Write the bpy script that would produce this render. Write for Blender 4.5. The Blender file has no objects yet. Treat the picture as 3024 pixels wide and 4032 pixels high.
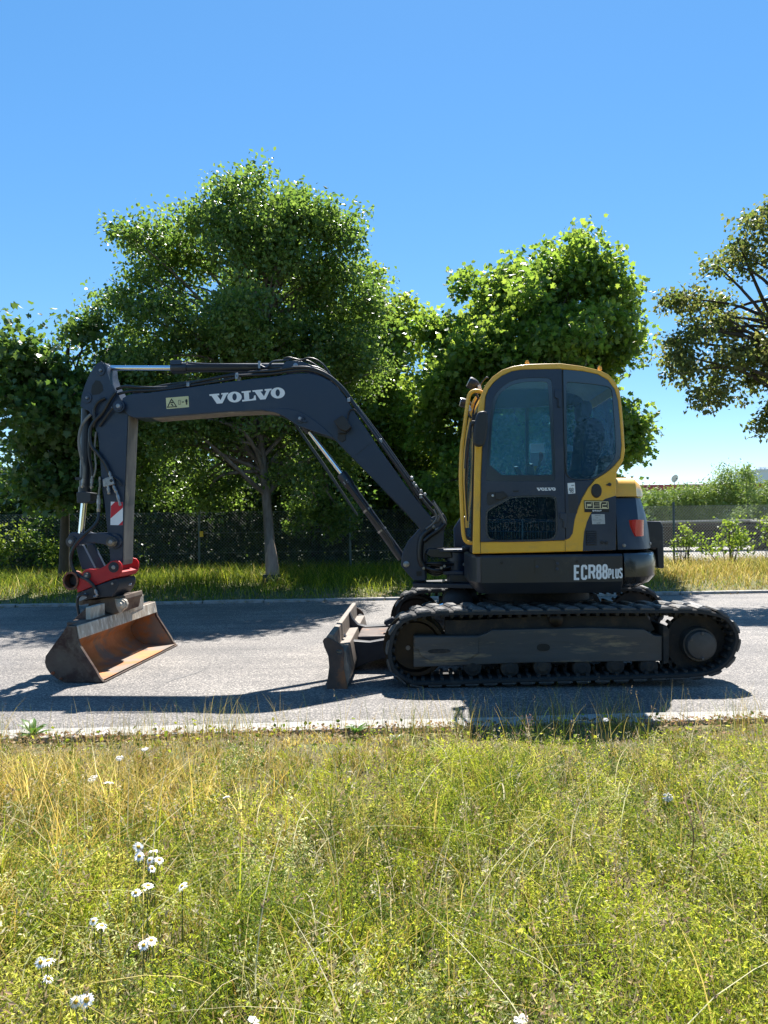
import bpy, bmesh, math, random
import numpy as np
from mathutils import Vector, Matrix
C = bpy.context.scene.collection
R = math.radians
random.seed(7)

# ------------------------------------------------------------------ camera, sky, sun, exposure
F_PX, CX, CY = 3000.0, 1512.0, 2016.0
cam_d = bpy.data.cameras.new('camera'); cam = bpy.data.objects.new('camera', cam_d); C.objects.link(cam)
cam_d.sensor_fit = 'HORIZONTAL'; cam_d.sensor_width = 36.0; cam_d.lens = 36.0*F_PX/3024.0
cam_d.clip_start = 0.05; cam_d.clip_end = 3000
CAM_H = 1.37
CAM_M = Matrix.Translation((0, 0, CAM_H)) @ Matrix.Rotation(R(90+0.46), 4, 'X') @ Matrix.Rotation(R(-0.8), 4, 'Z')
cam.matrix_world = CAM_M
bpy.context.scene.camera = cam

SUN_DIR = Vector((0.10, 0.64, 1.0)).normalized()
SUN_EL = math.asin(SUN_DIR.z); SUN_AZ = math.atan2(SUN_DIR.x, SUN_DIR.y)
world = bpy.data.worlds.new('World'); bpy.context.scene.world = world; world.use_nodes = True
nt = world.node_tree; nt.nodes.clear()
wo = nt.nodes.new('ShaderNodeOutputWorld'); wb = nt.nodes.new('ShaderNodeBackground'); sk = nt.nodes.new('ShaderNodeTexSky')
sk.sky_type = 'NISHITA'; sk.sun_disc = False; sk.sun_elevation = SUN_EL; sk.sun_rotation = SUN_AZ
sk.altitude = 500; sk.air_density = 0.8; sk.dust_density = 0.05; sk.ozone_density = 3.5
hs = nt.nodes.new('ShaderNodeHueSaturation'); hs.inputs['Saturation'].default_value = 1.5; hs.inputs['Hue'].default_value = 0.499
gm = nt.nodes.new('ShaderNodeGamma'); gm.inputs[1].default_value = 0.65
nt.links.new(sk.outputs[0], gm.inputs[0]); nt.links.new(gm.outputs[0], hs.inputs['Color']); nt.links.new(hs.outputs[0], wb.inputs[0])
wb.inputs[1].default_value = 0.14
nt.links.new(wb.outputs[0], wo.inputs[0])
sun_d = bpy.data.lights.new('sun', 'SUN'); sun_d.energy = 5.0; sun_d.angle = R(0.53); sun_d.color = (1.0, 0.955, 0.89)
sun = bpy.data.objects.new('sun', sun_d); C.objects.link(sun)
sun.rotation_euler = SUN_DIR.to_track_quat('Z', 'Y').to_euler(); sun.location = (2, 8, 20)
vs = bpy.context.scene.view_settings
vs.view_transform = 'Standard'; vs.look = 'None'; vs.gamma = 1.0; vs.use_curve_mapping = False; vs.exposure = 1.38

# ------------------------------------------------------------------ geometry of the survey: where a sight line meets a plane
def ray(px, py):
    d = CAM_M.to_3x3() @ Vector(((px-CX)/F_PX, -(py-CY)/F_PX, -1.0))
    return Vector((0, 0, CAM_H)), d
def at_depth(px, py, Y):
    o, d = ray(px, py); return o + d*(Y/d.y)
def on_ground(px, py, z=0.0):
    o, d = ray(px, py); return o + d*((z-o.z)/d.z)
ROOT_M = Matrix.Translation((1.43, 7.2, 0.004)) @ Matrix.Rotation(R(-2.5), 4, 'Z')
ROOT_I = ROOT_M.inverted()
def side(px, py, lat):
    """machine coordinates (x, z) of the point seen at px,py on the machine's lengthwise plane y = lat"""
    o, d = ray(px, py); o = ROOT_I @ o; d = ROOT_I.to_3x3() @ d
    t = (lat-o.y)/d.y; p = o + d*t
    return (p.x, p.z)
def zone(x0, y0, s):
    return lambda *pts: [(x0+a*s, y0+b*s) for a, b in pts]
Z1 = zone(240, 1380, .4581); Z2 = zone(150, 1900, .3844); Z3 = zone(900, 1380, .5425); Z4 = zone(1750, 1400, .5425)
Z5 = zone(1200, 2150, .5425); Z6 = zone(2050, 2150, .5871); Z7 = zone(1550, 2000, .3617); Z8 = zone(240, 2200, .1929)
Z9 = zone(1500, 2300, .3014); ZL = zone(2280, 1960, .0844); ZW = zone(640, 1540, .0844); ZV = zone(800, 1500, .217)
ZB = zone(2150, 1850, .3014)

# ------------------------------------------------------------------ mesh helpers
class MB:
    def __init__(s): s.v = []; s.f = []
    def add(s, v, f):
        o = len(s.v); s.v += [tuple(p) for p in v]; s.f += [tuple(i+o for i in q) for q in f]; return s
    def box(s, a, b):
        (x0, y0, z0), (x1, y1, z1) = a, b
        return s.add([(x0,y0,z0),(x1,y0,z0),(x1,y1,z0),(x0,y1,z0),(x0,y0,z1),(x1,y0,z1),(x1,y1,z1),(x0,y1,z1)],
                     [(0,3,2,1),(4,5,6,7),(0,1,5,4),(1,2,6,5),(2,3,7,6),(3,0,4,7)])
    def obox(s, c, ux, uy, uz):
        c, ux, uy, uz = map(Vector, (c, ux, uy, uz))
        v = [c+ux*a+uy*b+uz*d for d in (-1, 1) for a, b in ((-1,-1),(1,-1),(1,1),(-1,1))]
        return s.add(v, [(0,3,2,1),(4,5,6,7),(0,1,5,4),(1,2,6,5),(2,3,7,6),(3,0,4,7)])
    def tube(s, pts, r, n=10, cap=True):
        pts = [Vector(p) for p in pts]; m = len(pts)
        rr = r if isinstance(r, (list, tuple)) else [r]*m
        t0 = (pts[1]-pts[0]).normalized()
        up = Vector((0, 0, 1)) if abs(t0.z) < .9 else Vector((1, 0, 0))
        nrm = t0.cross(up).normalized(); V = []
        for i, p in enumerate(pts):
            t = (pts[min(i+1, m-1)]-pts[max(i-1, 0)]).normalized()
            nrm = (nrm - t*nrm.dot(t)).normalized(); b = t.cross(nrm)
            for k in range(n):
                a = 2*math.pi*k/n; V.append(p + (nrm*math.cos(a)+b*math.sin(a))*rr[i])
        Fs = [(i*n+k, i*n+(k+1)%n, (i+1)*n+(k+1)%n, (i+1)*n+k) for i in range(m-1) for k in range(n)]
        if cap: Fs += [tuple(range(n))[::-1], tuple(range((m-1)*n, m*n))]
        return s.add(V, Fs)
    def rings(s, c, prof, n=24, axis='y'):
        """lathe: prof = [(offset along axis, radius)...]"""
        V = []; c = Vector(c)
        for o, r in prof:
            for k in range(n):
                a = 2*math.pi*k/n; u, w = r*math.cos(a), r*math.sin(a)
                V.append(c + (Vector((u, o, w)) if axis == 'y' else Vector((u, w, o)) if axis == 'z' else Vector((o, u, w))))
        m = len(prof)
        Fs = [(i*n+k, i*n+(k+1)%n, (i+1)*n+(k+1)%n, (i+1)*n+k) for i in range(m-1) for k in range(n)]
        Fs += [tuple(range(n))[::-1], tuple(range((m-1)*n, m*n))]
        return s.add(V, Fs)
    def prism(s, poly, y0, y1):
        """poly of (x, z) without holes pushed from y0 to y1"""
        n = len(poly); v = [(x, y0, z) for x, z in poly]+[(x, y1, z) for x, z in poly]
        return s.add(v, [tuple(range(n))[::-1], tuple(range(n, 2*n))]+[(i, (i+1)%n, n+(i+1)%n, n+i) for i in range(n)])
    def plan(s, poly, z0, z1, poly2=None):
        n = len(poly); poly2 = poly2 or poly
        v = [(x, y, z0) for x, y in poly]+[(x, y, z1) for x, y in poly2]
        return s.add(v, [tuple(range(n))[::-1], tuple(range(n, 2*n))]+[(i, (i+1)%n, n+(i+1)%n, n+i) for i in range(n)])

def finish(name, me, mat, parent=None, smooth=35, bevel=0, seg=2, kind=None):
    bm = bmesh.new(); bm.from_mesh(me); bmesh.ops.recalc_face_normals(bm, faces=bm.faces); bm.to_mesh(me); bm.free()
    o = bpy.data.objects.new(name, me); C.objects.link(o)
    if mat: me.materials.append(mat)
    if parent is not None: o.parent = parent
    if smooth:
        me.shade_smooth(); me.set_sharp_from_angle(angle=R(smooth))
    if bevel:
        b = o.modifiers.new('bevel', 'BEVEL'); b.width = bevel; b.segments = seg; b.limit_method = 'ANGLE'; b.angle_limit = R(38)
        b.harden_normals = True
    if kind: o['kind'] = kind
    return o
def build(name, mb, mat, parent=None, **k):
    me = bpy.data.meshes.new(name); me.from_pydata(mb.v, [], mb.f); me.update()
    return finish(name, me, mat, parent, **k)
def raw_mesh(name, verts, faces, n_side, mat, parent=None, col=None, smooth=False, kind=None):
    """verts (N,3) array, faces (M,n_side) array; col (N,4) point colours"""
    me = bpy.data.meshes.new(name); N, M = len(verts), len(faces)
    me.vertices.add(N); me.vertices.foreach_set('co', np.asarray(verts, dtype=np.float32).ravel())
    me.loops.add(M*n_side); me.loops.foreach_set('vertex_index', np.asarray(faces, dtype=np.int32).ravel())
    me.polygons.add(M); me.polygons.foreach_set('loop_start', np.arange(0, M*n_side, n_side, dtype=np.int32))
    me.update(calc_edges=True)
    if col is not None:
        a = me.color_attributes.new('tint', 'FLOAT_COLOR', 'POINT'); a.data.foreach_set('color', np.asarray(col, dtype=np.float32).ravel())
    me.materials.append(mat)
    me.polygons.foreach_set('use_smooth', np.full(M, smooth))
    o = bpy.data.objects.new(name, me); C.objects.link(o)
    if parent is not None: o.parent = parent
    if kind: o['kind'] = kind
    return o
def smooth_path(pts, n=6, closed=False):
    """Catmull-Rom through points of any dimension"""
    P = [np.array(p, dtype=float) for p in pts]; m = len(P); out = []
    rng = range(m) if closed else range(m-1)
    for i in rng:
        if closed: a, b, c, d = P[(i-1) % m], P[i], P[(i+1) % m], P[(i+2) % m]
        else: a, b, c, d = P[max(i-1, 0)], P[i], P[i+1], P[min(i+2, m-1)]
        for k in range(n):
            t = k/n
            out.append(tuple(.5*((2*b)+(-a+c)*t+(2*a-5*b+4*c-d)*t*t+(-a+3*b-3*c+d)*t**3)))
    if not closed: out.append(tuple(P[-1]))
    return out
def round_poly(pts, k=2, q=.25):
    """corner cutting of a closed polygon"""
    for _ in range(k):
        out = []
        for i in range(len(pts)):
            a, b = pts[i], pts[(i+1) % len(pts)]
            out += [(a[0]*(1-q)+b[0]*q, a[1]*(1-q)+b[1]*q), (a[0]*q+b[0]*(1-q), a[1]*q+b[1]*(1-q))]
        pts = out
    return pts
def to_side(pts, lat): return [side(x, y, lat) for x, y in pts]
def cutout(name, outer, holes, y0, y1, mat, parent=None, **k):
    """plate with holes: loops of (x, z)"""
    bm = bmesh.new(); edges = []
    for lp in [outer]+list(holes):
        vs_ = [bm.verts.new((x, y0, z)) for x, z in lp]
        edges += [bm.edges.new((vs_[i], vs_[(i+1) % len(vs_)])) for i in range(len(vs_))]
    r = bmesh.ops.triangle_fill(bm, use_beauty=True, edges=edges)
    fs = [f for f in r['geom'] if isinstance(f, bmesh.types.BMFace)]
    bmesh.ops.dissolve_limit(bm, angle_limit=R(1), verts=bm.verts, edges=bm.edges) if not holes else None
    fs = list(bm.faces)
    r = bmesh.ops.extrude_face_region(bm, geom=fs)
    bmesh.ops.translate(bm, verts=[v for v in r['geom'] if isinstance(v, bmesh.types.BMVert)], vec=(0, y1-y0, 0))
    me = bpy.data.meshes.new(name); bm.to_mesh(me); bm.free()
    return finish(name, me, mat, parent, **k)
def plate(name, px, lat0, lat1, mat, parent=None, holes=(), trace=None, **k):
    """an outline surveyed on plane lat0, real thickness to lat1"""
    t = lat0 if trace is None else trace
    return cutout(name, to_side(px, t), [to_side(h, t) for h in holes], lat0, lat1, mat, parent, **k)
def empty(name, loc=(0, 0, 0), rz=0):
    o = bpy.data.objects.new(name, None); C.objects.link(o); o.location = loc; o.rotation_euler = (0, 0, rz); o.empty_display_size = .1
    return o
def tag(o, label, cat, group=None):
    o['label'] = label; o['category'] = cat
    if group: o['group'] = group
    return o
def copy_tree(o, parent=None):
    c = o.copy(); C.objects.link(c)
    if parent is not None: c.parent = parent
    for ch in list(o.children): copy_tree(ch, c)
    return c

# ------------------------------------------------------------------ materials
def mat_new(name):
    m = bpy.data.materials.new(name); m.use_nodes = True; n = m.node_tree.nodes; n.clear()
    o = n.new('ShaderNodeOutputMaterial'); return m, m.node_tree, n, m.node_tree.links, o
def ramp(n, a, b, p0=.35, p1=.65):
    r = n.new('ShaderNodeValToRGB'); r.color_ramp.elements[0].position = p0; r.color_ramp.elements[1].position = p1
    r.color_ramp.elements[0].color = (*a, 1); r.color_ramp.elements[1].color = (*b, 1); return r
def surf(name, c1, c2=None, scale=6, rough=.5, metal=0, bump=0, bscale=60, c3=None, s3=2.0, p3=(.52, .66), rough2=None, coat=0, spec=.5, stretch=None, det=6):
    m, t, n, l, o = mat_new(name)
    b = n.new('ShaderNodeBsdfPrincipled'); l.new(b.outputs[0], o.inputs[0])
    tc = n.new('ShaderNodeTexCoord'); co = tc.outputs['Object']
    if stretch:
        mp = n.new('ShaderNodeMapping'); mp.inputs['Scale'].default_value = stretch; l.new(co, mp.inputs[0]); co = mp.outputs[0]
    b.inputs['Metallic'].default_value = metal; b.inputs['Roughness'].default_value = rough
    b.inputs['Coat Weight'].default_value = coat; b.inputs['Coat Roughness'].default_value = .08
    b.inputs['Specular IOR Level'].default_value = spec
    c2 = c2 or tuple(x*.8 for x in c1)
    nz = n.new('ShaderNodeTexNoise'); nz.inputs['Scale'].default_value = scale; nz.inputs['Detail'].default_value = det; nz.inputs['Roughness'].default_value = .65
    l.new(co, nz.inputs['Vector']); r = ramp(n, c1, c2); l.new(nz.outputs[0], r.inputs[0]); out = r.outputs[0]
    if rough2 is not None:
        mr = n.new('ShaderNodeMapRange'); mr.inputs[1].default_value = .35; mr.inputs[2].default_value = .65
        mr.inputs[3].default_value = rough; mr.inputs[4].default_value = rough2; l.new(nz.outputs[0], mr.inputs[0]); l.new(mr.outputs[0], b.inputs['Roughness'])
    if c3:
        n3 = n.new('ShaderNodeTexNoise'); n3.inputs['Scale'].default_value = s3; n3.inputs['Detail'].default_value = 8; n3.inputs['Roughness'].default_value = .7
        l.new(co, n3.inputs['Vector']); r3 = ramp(n, (0, 0, 0), (1, 1, 1), *p3); l.new(n3.outputs[0], r3.inputs[0])
        mx = n.new('ShaderNodeMixRGB'); l.new(r3.outputs[0], mx.inputs[0]); l.new(out, mx.inputs[1]); mx.inputs[2].default_value = (*c3, 1); out = mx.outputs[0]
    l.new(out, b.inputs['Base Color'])
    if bump:
        nb = n.new('ShaderNodeTexNoise'); nb.inputs['Scale'].default_value = bscale; nb.inputs['Detail'].default_value = 5; l.new(co, nb.inputs['Vector'])
        bp = n.new('ShaderNodeBump'); bp.inputs['Strength'].default_value = 1; bp.inputs['Distance'].default_value = bump
        l.new(nb.outputs[0], bp.inputs['Height']); l.new(bp.outputs[0], b.inputs['Normal'])
    return m
def leafy(name, d1, d2, t1, t2, rough=.45, tfac=.45, gloss=.5):
    """leaf: two-sided diffuse plus light coming through; colour varies with the mesh's own tint attribute"""
    m, t, n, l, o = mat_new(name)
    a = n.new('ShaderNodeAttribute'); a.attribute_name = 'tint'; sp = n.new('ShaderNodeSeparateColor'); l.new(a.outputs['Color'], sp.inputs[0])
    r1 = ramp(n, d1, d2, 0, 1); r2 = ramp(n, t1, t2, 0, 1); l.new(sp.outputs[0], r1.inputs[0]); l.new(sp.outputs[0], r2.inputs[0])
    b = n.new('ShaderNodeBsdfPrincipled'); b.inputs['Roughness'].default_value = rough; b.inputs['Specular IOR Level'].default_value = gloss; l.new(r1.outputs[0], b.inputs['Base Color'])
    tr = n.new('ShaderNodeBsdfTranslucent'); l.new(r2.outputs[0], tr.inputs[0])
    mx = n.new('ShaderNodeMixShader'); mx.inputs[0].default_value = tfac; l.new(b.outputs[0], mx.inputs[1]); l.new(tr.outputs[0], mx.inputs[2]); l.new(mx.outputs[0], o.inputs[0])
    return m
def tinted(name, rough=.7, tfac=.35):
    """plant matter whose colour is the mesh's own tint attribute"""
    m, t, n, l, o = mat_new(name)
    a = n.new('ShaderNodeAttribute'); a.attribute_name = 'tint'
    b = n.new('ShaderNodeBsdfPrincipled'); b.inputs['Roughness'].default_value = rough; b.inputs['Specular IOR Level'].default_value = .12; l.new(a.outputs[0], b.inputs['Base Color'])
    tr = n.new('ShaderNodeBsdfTranslucent'); l.new(a.outputs[0], tr.inputs[0])
    mx = n.new('ShaderNodeMixShader'); mx.inputs[0].default_value = tfac; l.new(b.outputs[0], mx.inputs[1]); l.new(tr.outputs[0], mx.inputs[2]); l.new(mx.outputs[0], o.inputs[0])
    return m
def glass(name, tint, refl=.6, rough=.01, sky_veil=.10):
    m, t, n, l, o = mat_new(name)
    tr = n.new('ShaderNodeBsdfTransparent'); tr.inputs[0].default_value = (*tint, 1)
    g = n.new('ShaderNodeBsdfGlossy'); g.inputs['Roughness'].default_value = rough; g.inputs[0].default_value = (1, 1, 1, 1)
    fr = n.new('ShaderNodeLayerWeight'); fr.inputs[0].default_value = .5
    pw = n.new('ShaderNodeMath'); pw.operation = 'POWER'; pw.inputs[1].default_value = 4.0; l.new(fr.outputs['Facing'], pw.inputs[0])
    mt = n.new('ShaderNodeMath'); mt.operation = 'MULTIPLY_ADD'; mt.inputs[1].default_value = .7; mt.inputs[2].default_value = refl*.07; l.new(pw.outputs[0], mt.inputs[0])
    mx = n.new('ShaderNodeMixShader'); df = n.new('ShaderNodeBsdfDiffuse'); df.inputs[0].default_value = (.16, .42, .58, 1); fm = n.new('ShaderNodeMixShader'); fm.inputs[0].default_value = sky_veil; l.new(tr.outputs[0], fm.inputs[1]); l.new(df.outputs[0], fm.inputs[2])  # blue diffuse share paints the sky's veil onto the dusty glass
    l.new(mt.outputs[0], mx.inputs[0]); l.new(fm.outputs[0], mx.inputs[1]); l.new(g.outputs[0], mx.inputs[2]); l.new(mx.outputs[0], o.inputs[0])
    return m

M = {}
M['slate'] = surf('slate_paint', (.011, .023, .050), (.015, .029, .057), 3, .34, bump=.0004, bscale=25, rough2=.46, spec=.55, c3=(.046, .054, .070), s3=2.3, p3=(.5, .82))
M['slate_low'] = surf('slate_paint_lower', (.016, .021, .031), (.022, .026, .034), 5, .28, c3=(.07, .065, .058), s3=3, p3=(.6, .78), rough2=.4)
M['black_gloss'] = surf('black_gloss_paint', (.014, .015, .017), (.022, .021, .021), 4, .12, rough2=.3, coat=.4, c3=(.06, .052, .044), s3=2.5, p3=(.56, .75))
M['yellow'] = surf('yellow_paint', (.82, .44, .035), (.76, .39, .035), 8, .33, rough2=.5, c3=(.50, .31, .09), s3=5, p3=(.55, .78), coat=.25)
M['rubber'] = surf('track_rubber', (.018, .0175, .017), (.032, .03, .028), 14, .75, bump=.002, bscale=40, c3=(.07, .062, .05), s3=6, p3=(.55, .8), rough2=.95)
M['lug'] = surf('tread_rubber_dusty', (.035, .034, .033), (.10, .096, .09), 22, .42, bump=.003, bscale=60, c3=(.24, .22, .19), s3=7, p3=(.52, .7), rough2=.6)
M['steel_worn'] = surf('worn_dark_steel', (.048, .047, .046), (.07, .068, .064), 5, .45, bump=.0015, bscale=30, c3=(.30, .22, .12), s3=4.5, p3=(.55, .68), rough2=.65, stretch=(.35, 1, 2.4))
M['undercarriage'] = surf('muddy_black_steel', (.012, .012, .012), (.028, .024, .02), 9, .8, bump=.002, bscale=35, c3=(.06, .042, .026), s3=8)
M['idler'] = surf('idler_brown_steel', (.018, .012, .008), (.010, .008, .007), 6, .35, metal=.5, rough2=.5)
M['chrome'] = surf('chrome_rod', (.85, .86, .88), (.78, .79, .82), 5, .07, metal=1)
M['hose'] = surf('black_hose', (.012, .012, .013), (.022, .022, .023), 30, .4)
M['hose_pale'] = surf('sun_bleached_hose', (.20, .19, .17), (.12, .115, .10), 12, .6)
M['zinc'] = surf('zinc_fitting', (.36, .36, .37), (.22, .22, .23), 40, .35, metal=.8, bump=.001, bscale=90)
M['black_plastic'] = surf('black_plastic', (.015, .015, .017), (.022, .022, .024), 20, .5, bump=.0005, bscale=150)
M['red'] = surf('red_coupler_paint', (.50, .010, .014), (.40, .010, .015), 6, .38, c3=(.16, .02, .012), s3=7, p3=(.6, .75), bump=.0006, bscale=60, rough2=.55)
M['orange_worn'] = surf('worn_orange_steel', (.45, .10, .03), (.20, .06, .03), 9, .55, c3=(.08, .045, .03), s3=8, p3=(.45, .6), bump=.002, bscale=50)
M['rust_out'] = surf('rusty_painted_steel', (.085, .048, .036), (.15, .12, .085), 3.5, .7, bump=.002, bscale=40, c3=(.05, .022, .015), s3=5, p3=(.5, .62), rough2=.85)
M['rust_in'] = surf('orange_rust_steel', (.52, .20, .055), (.33, .125, .04), 3.0, .55, bump=.0015, bscale=50, c3=(.20, .16, .125), s3=1.8, p3=(.48, .57), rough2=.75)
M['lip_bar'] = surf('scuffed_beige_bar', (.56, .50, .40), (.30, .24, .18), 7, .65, bump=.002, bscale=45, c3=(.68, .64, .54), s3=11, p3=(.52, .6), stretch=(1, 1.4, .5))
M['arm_face'] = surf('mud_scraped_face', (.20, .18, .15), (.12, .112, .10), 7, .75, bump=.001, bscale=60, c3=(.36, .31, .22), s3=9, p3=(.56, .7), stretch=(1, 1, .25))
M['blade_rust'] = surf('blade_worn_steel', (.085, .055, .042), (.05, .034, .028), 6, .6, bump=.001, bscale=60, c3=(.27, .10, .035), s3=5, p3=(.56, .72), rough2=.75)
M['blade_edge'] = surf('polished_blade_edge', (.22, .185, .15), (.15, .12, .10), 9, .5, bump=.0008, bscale=60, rough2=.7)
M['block'] = surf('black_hydraulic_block', (.012, .014, .022), (.022, .024, .032), 14, .5, bump=.0012, bscale=50)
M['white'] = surf('white_print', (.80, .81, .82), (.76, .77, .78), 20, .5)
M['black_print'] = surf('black_print', (.006, .006, .006), (.01, .01, .01), 20, .5)
M['gold_print'] = surf('pale_gold_print', (.68, .60, .36), (.64, .56, .33), 20, .5)
M['warn_yellow'] = surf('faded_warning_print', (.62, .60, .33), (.55, .54, .30), 14, .5)
M['grey_print'] = surf('grey_print', (.36, .38, .39), (.44, .46, .47), 60, .5)
M['red_print'] = surf('red_reflective_print', (.58, .012, .03), (.5, .012, .03), 20, .35)
M['dark_decal'] = surf('dark_decal', (.02, .024, .034), (.03, .032, .04), 40, .4)
M['lens_red'] = surf('red_lens', (.55, .008, .018), (.45, .006, .015), 30, .18, coat=.6)
M['glass'] = glass('cab_glass', (.74, .92, .99), .2, sky_veil=.11)
M['glass_low'] = glass('cab_lower_glass', (.42, .58, .66), .12, sky_veil=.015)
M['glass_dark'] = glass('cab_rear_glass', (.60, .80, .94), .25, sky_veil=.05)
M['glass_far'] = glass('cab_far_glass', (.80, .93, .98), .3, sky_veil=.16)
M['lamp_glass'] = surf('lamp_lens', (.55, .56, .58), (.5, .5, .52), 20, .12, coat=.5)
M['frit'] = surf('glass_frit', (.018, .032, .052), (.02, .036, .056), 5, .10, coat=.5)
M['cab_lining'] = surf('cab_lining_grey', (.42, .40, .36), (.36, .34, .31), 5, .8)
M['cab_inner'] = surf('cab_inner_dark', (.03, .034, .04), (.04, .044, .05), 5, .6)
M['seat_cloth'] = surf('seat_cloth', (.05, .06, .075), (.035, .042, .055), 25, .85, bump=.001, bscale=120)
M['handle_red'] = surf('dark_red_knob', (.14, .01, .015), (.10, .01, .012), 20, .35)
# ================================================================== GROUND, ROAD, KERBS
RS = .048                                          # the road runs slightly away to the right
def rd(x, y): return (x, y+RS*x)
def sheet(name, pts, z, mat, kind='structure'):
    mb = MB(); mb.add([(x, y, z) for x, y in pts], [tuple(range(len(pts)))]); o = build(name, mb, mat, smooth=0); o['kind'] = kind; return o
M['soil'] = surf('dry_soil', (.13, .10, .045), (.06, .055, .025), 9, .95, bump=.01, bscale=20, c3=(.09, .11, .035), s3=3)
M['grass_base'] = surf('grass_base', (.085, .10, .032), (.14, .125, .05), 1.6, .95, bump=.02, bscale=12, c3=(.17, .14, .07), s3=.7)
M['woodland'] = surf('woodland_floor', (.05, .045, .025), (.03, .04, .015), 3, .95, bump=.02, bscale=12)
M['gravel'] = surf('pale_gravel', (.34, .32, .29), (.24, .225, .20), 14, .95, bump=.015, bscale=30, c3=(.42, .41, .39), s3=2)
def asphalt():
    m, t, n, l, o = mat_new('weathered_asphalt'); b = n.new('ShaderNodeBsdfPrincipled'); l.new(b.outputs[0], o.inputs[0])
    tc = n.new('ShaderNodeTexCoord').outputs['Object']
    v = n.new('ShaderNodeTexVoronoi'); v.inputs['Scale'].default_value = 115; l.new(tc, v.inputs['Vector'])
    sp = n.new('ShaderNodeSeparateColor'); l.new(v.outputs['Color'], sp.inputs[0])
    r = n.new('ShaderNodeValToRGB'); e = r.color_ramp.elements; e[0].color = (.05, .047, .045, 1); e[1].color = (.37, .335, .295, 1); e[1].position = .96
    a = r.color_ramp.elements.new(.45); a.color = (.125, .118, .11, 1); a = r.color_ramp.elements.new(.75); a.color = (.20, .182, .163, 1); l.new(sp.outputs[0], r.inputs[0])
    nz = n.new('ShaderNodeTexNoise'); nz.inputs['Scale'].default_value = .9; nz.inputs['Detail'].default_value = 8; nz.inputs['Roughness'].default_value = .6; l.new(tc, nz.inputs['Vector'])
    rr = ramp(n, (.72, .72, .74), (1.08, 1.06, 1.04), .36, .60); l.new(nz.outputs[0], rr.inputs[0])
    mx = n.new('ShaderNodeMixRGB'); mx.blend_type = 'MULTIPLY'; mx.inputs[0].default_value = 1; l.new(r.outputs[0], mx.inputs[1]); l.new(rr.outputs[0], mx.inputs[2])
    n2 = n.new('ShaderNodeTexNoise'); n2.inputs['Scale'].default_value = 3; n2.inputs['Detail'].default_value = 6; l.new(tc, n2.inputs['Vector'])
    mp = n.new('ShaderNodeMapping'); mp.inputs['Scale'].default_value = (.12, 1.1, 1); mp.inputs['Rotation'].default_value = (0, 0, -.048); l.new(tc, mp.inputs[0]); l.new(mp.outputs[0], n2.inputs['Vector'])
    r2 = ramp(n, (.80, .80, .81), (1.08, 1.08, 1.08), .36, .62); l.new(n2.outputs[0], r2.inputs[0])
    m2 = n.new('ShaderNodeMixRGB'); m2.blend_type = 'MULTIPLY'; m2.inputs[0].default_value = 1; l.new(mx.outputs[0], m2.inputs[1]); l.new(r2.outputs[0], m2.inputs[2])
    l.new(m2.outputs[0], b.inputs['Base Color']); b.inputs['Roughness'].default_value = .72
    bp = n.new('ShaderNodeBump'); bp.inputs['Strength'].default_value = .8; bp.inputs['Distance'].default_value = .003; l.new(sp.outputs[1], bp.inputs['Height']); l.new(bp.outputs[0], b.inputs['Normal'])
    return m
M['asphalt'] = asphalt()
M['crack_seal'] = surf('old_crack_seal', (.10, .10, .10), (.15, .145, .14), 12, .8)
M['kerb'] = surf('pale_concrete', (.36, .345, .32), (.27, .255, .23), 7, .9, bump=.002, bscale=70, c3=(.16, .14, .10), s3=5, p3=(.50, .66))
M['timber_dark'] = surf('weathered_timber', (.03, .022, .016), (.085, .06, .042), 9, .9, stretch=(.2, 3, 3))
M['timber_pale'] = surf('bleached_timber', (.62, .57, .47), (.45, .40, .32), 9, .9, stretch=(.2, 3, 3))

sheet('ground', [(-500, -60), (500, -60), (500, 900), (-500, 900)], -.02, M['grass_base'])
sheet('road', [rd(-70, 5.14), rd(70, 5.14), rd(70, 12.66), rd(-70, 12.66)], .004, M['asphalt'])
mb = MB(); P = [on_ground(*q) for q in ((985,2745),(840,2700),(700,2655),(610,2690),(700,2668),(835,2712))]
a, b_ = on_ground(1010, 2742), on_ground(640, 2700)
cp_ = smooth_path([tuple(on_ground(*q)) for q in ((620,2712),(680,2680),(740,2662),(800,2640),(850,2600))], 6)
V = []; f = []
for i, p in enumerate(cp_):
    w = .02+.012*math.sin(i*1.7); V += [(p[0], p[1]-w, .0065), (p[0], p[1]+w, .0065)]
for i in range(len(cp_)-1): f.append((2*i, 2*i+2, 2*i+3, 2*i+1))
mb.add(V, f); o = build('road_crack', mb, M['crack_seal'], smooth=0); o['kind'] = 'structure'
def terrain(name, x0, x1, y0, y1, nx, ny, zf, mat):
    X = np.linspace(x0, x1, nx); Y = np.linspace(y0, y1, ny); xx, yy = np.meshgrid(X, Y); y2 = yy+RS*xx
    v = np.stack([xx, y2, zf(xx, yy)], -1).reshape(-1, 3); i = np.arange(nx*ny).reshape(ny, nx)
    f = np.stack([i[:-1, :-1], i[:-1, 1:], i[1:, 1:], i[1:, :-1]], -1).reshape(-1, 4)
    return raw_mesh(name, v, f, 4, mat, smooth=True, kind='structure')
def near_z(x, y): return .004+np.clip((4.93-y)*.02, 0, .02)+.018*np.sin(x*3.1+1)*np.sin(y*2.3)+.012*np.sin(x*7+y*5)*np.clip((4.9-y)*3, 0, 1)-.018*np.clip(1-(4.93-y)*4, 0, 1)
def far_z(x, y): return .012+np.clip((y-12.9)*.05, 0, .10)+.02*np.sin(x*1.7+1)*np.sin(y*1.3)*np.clip((y-12.9), 0, 1)
terrain('near_verge', -9, 9, -.5, 4.93, 160, 60, near_z, M['soil'])
terrain('far_verge', -30, 30, 12.86, 19.6, 200, 40, far_z, M['grass_base'])
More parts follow.
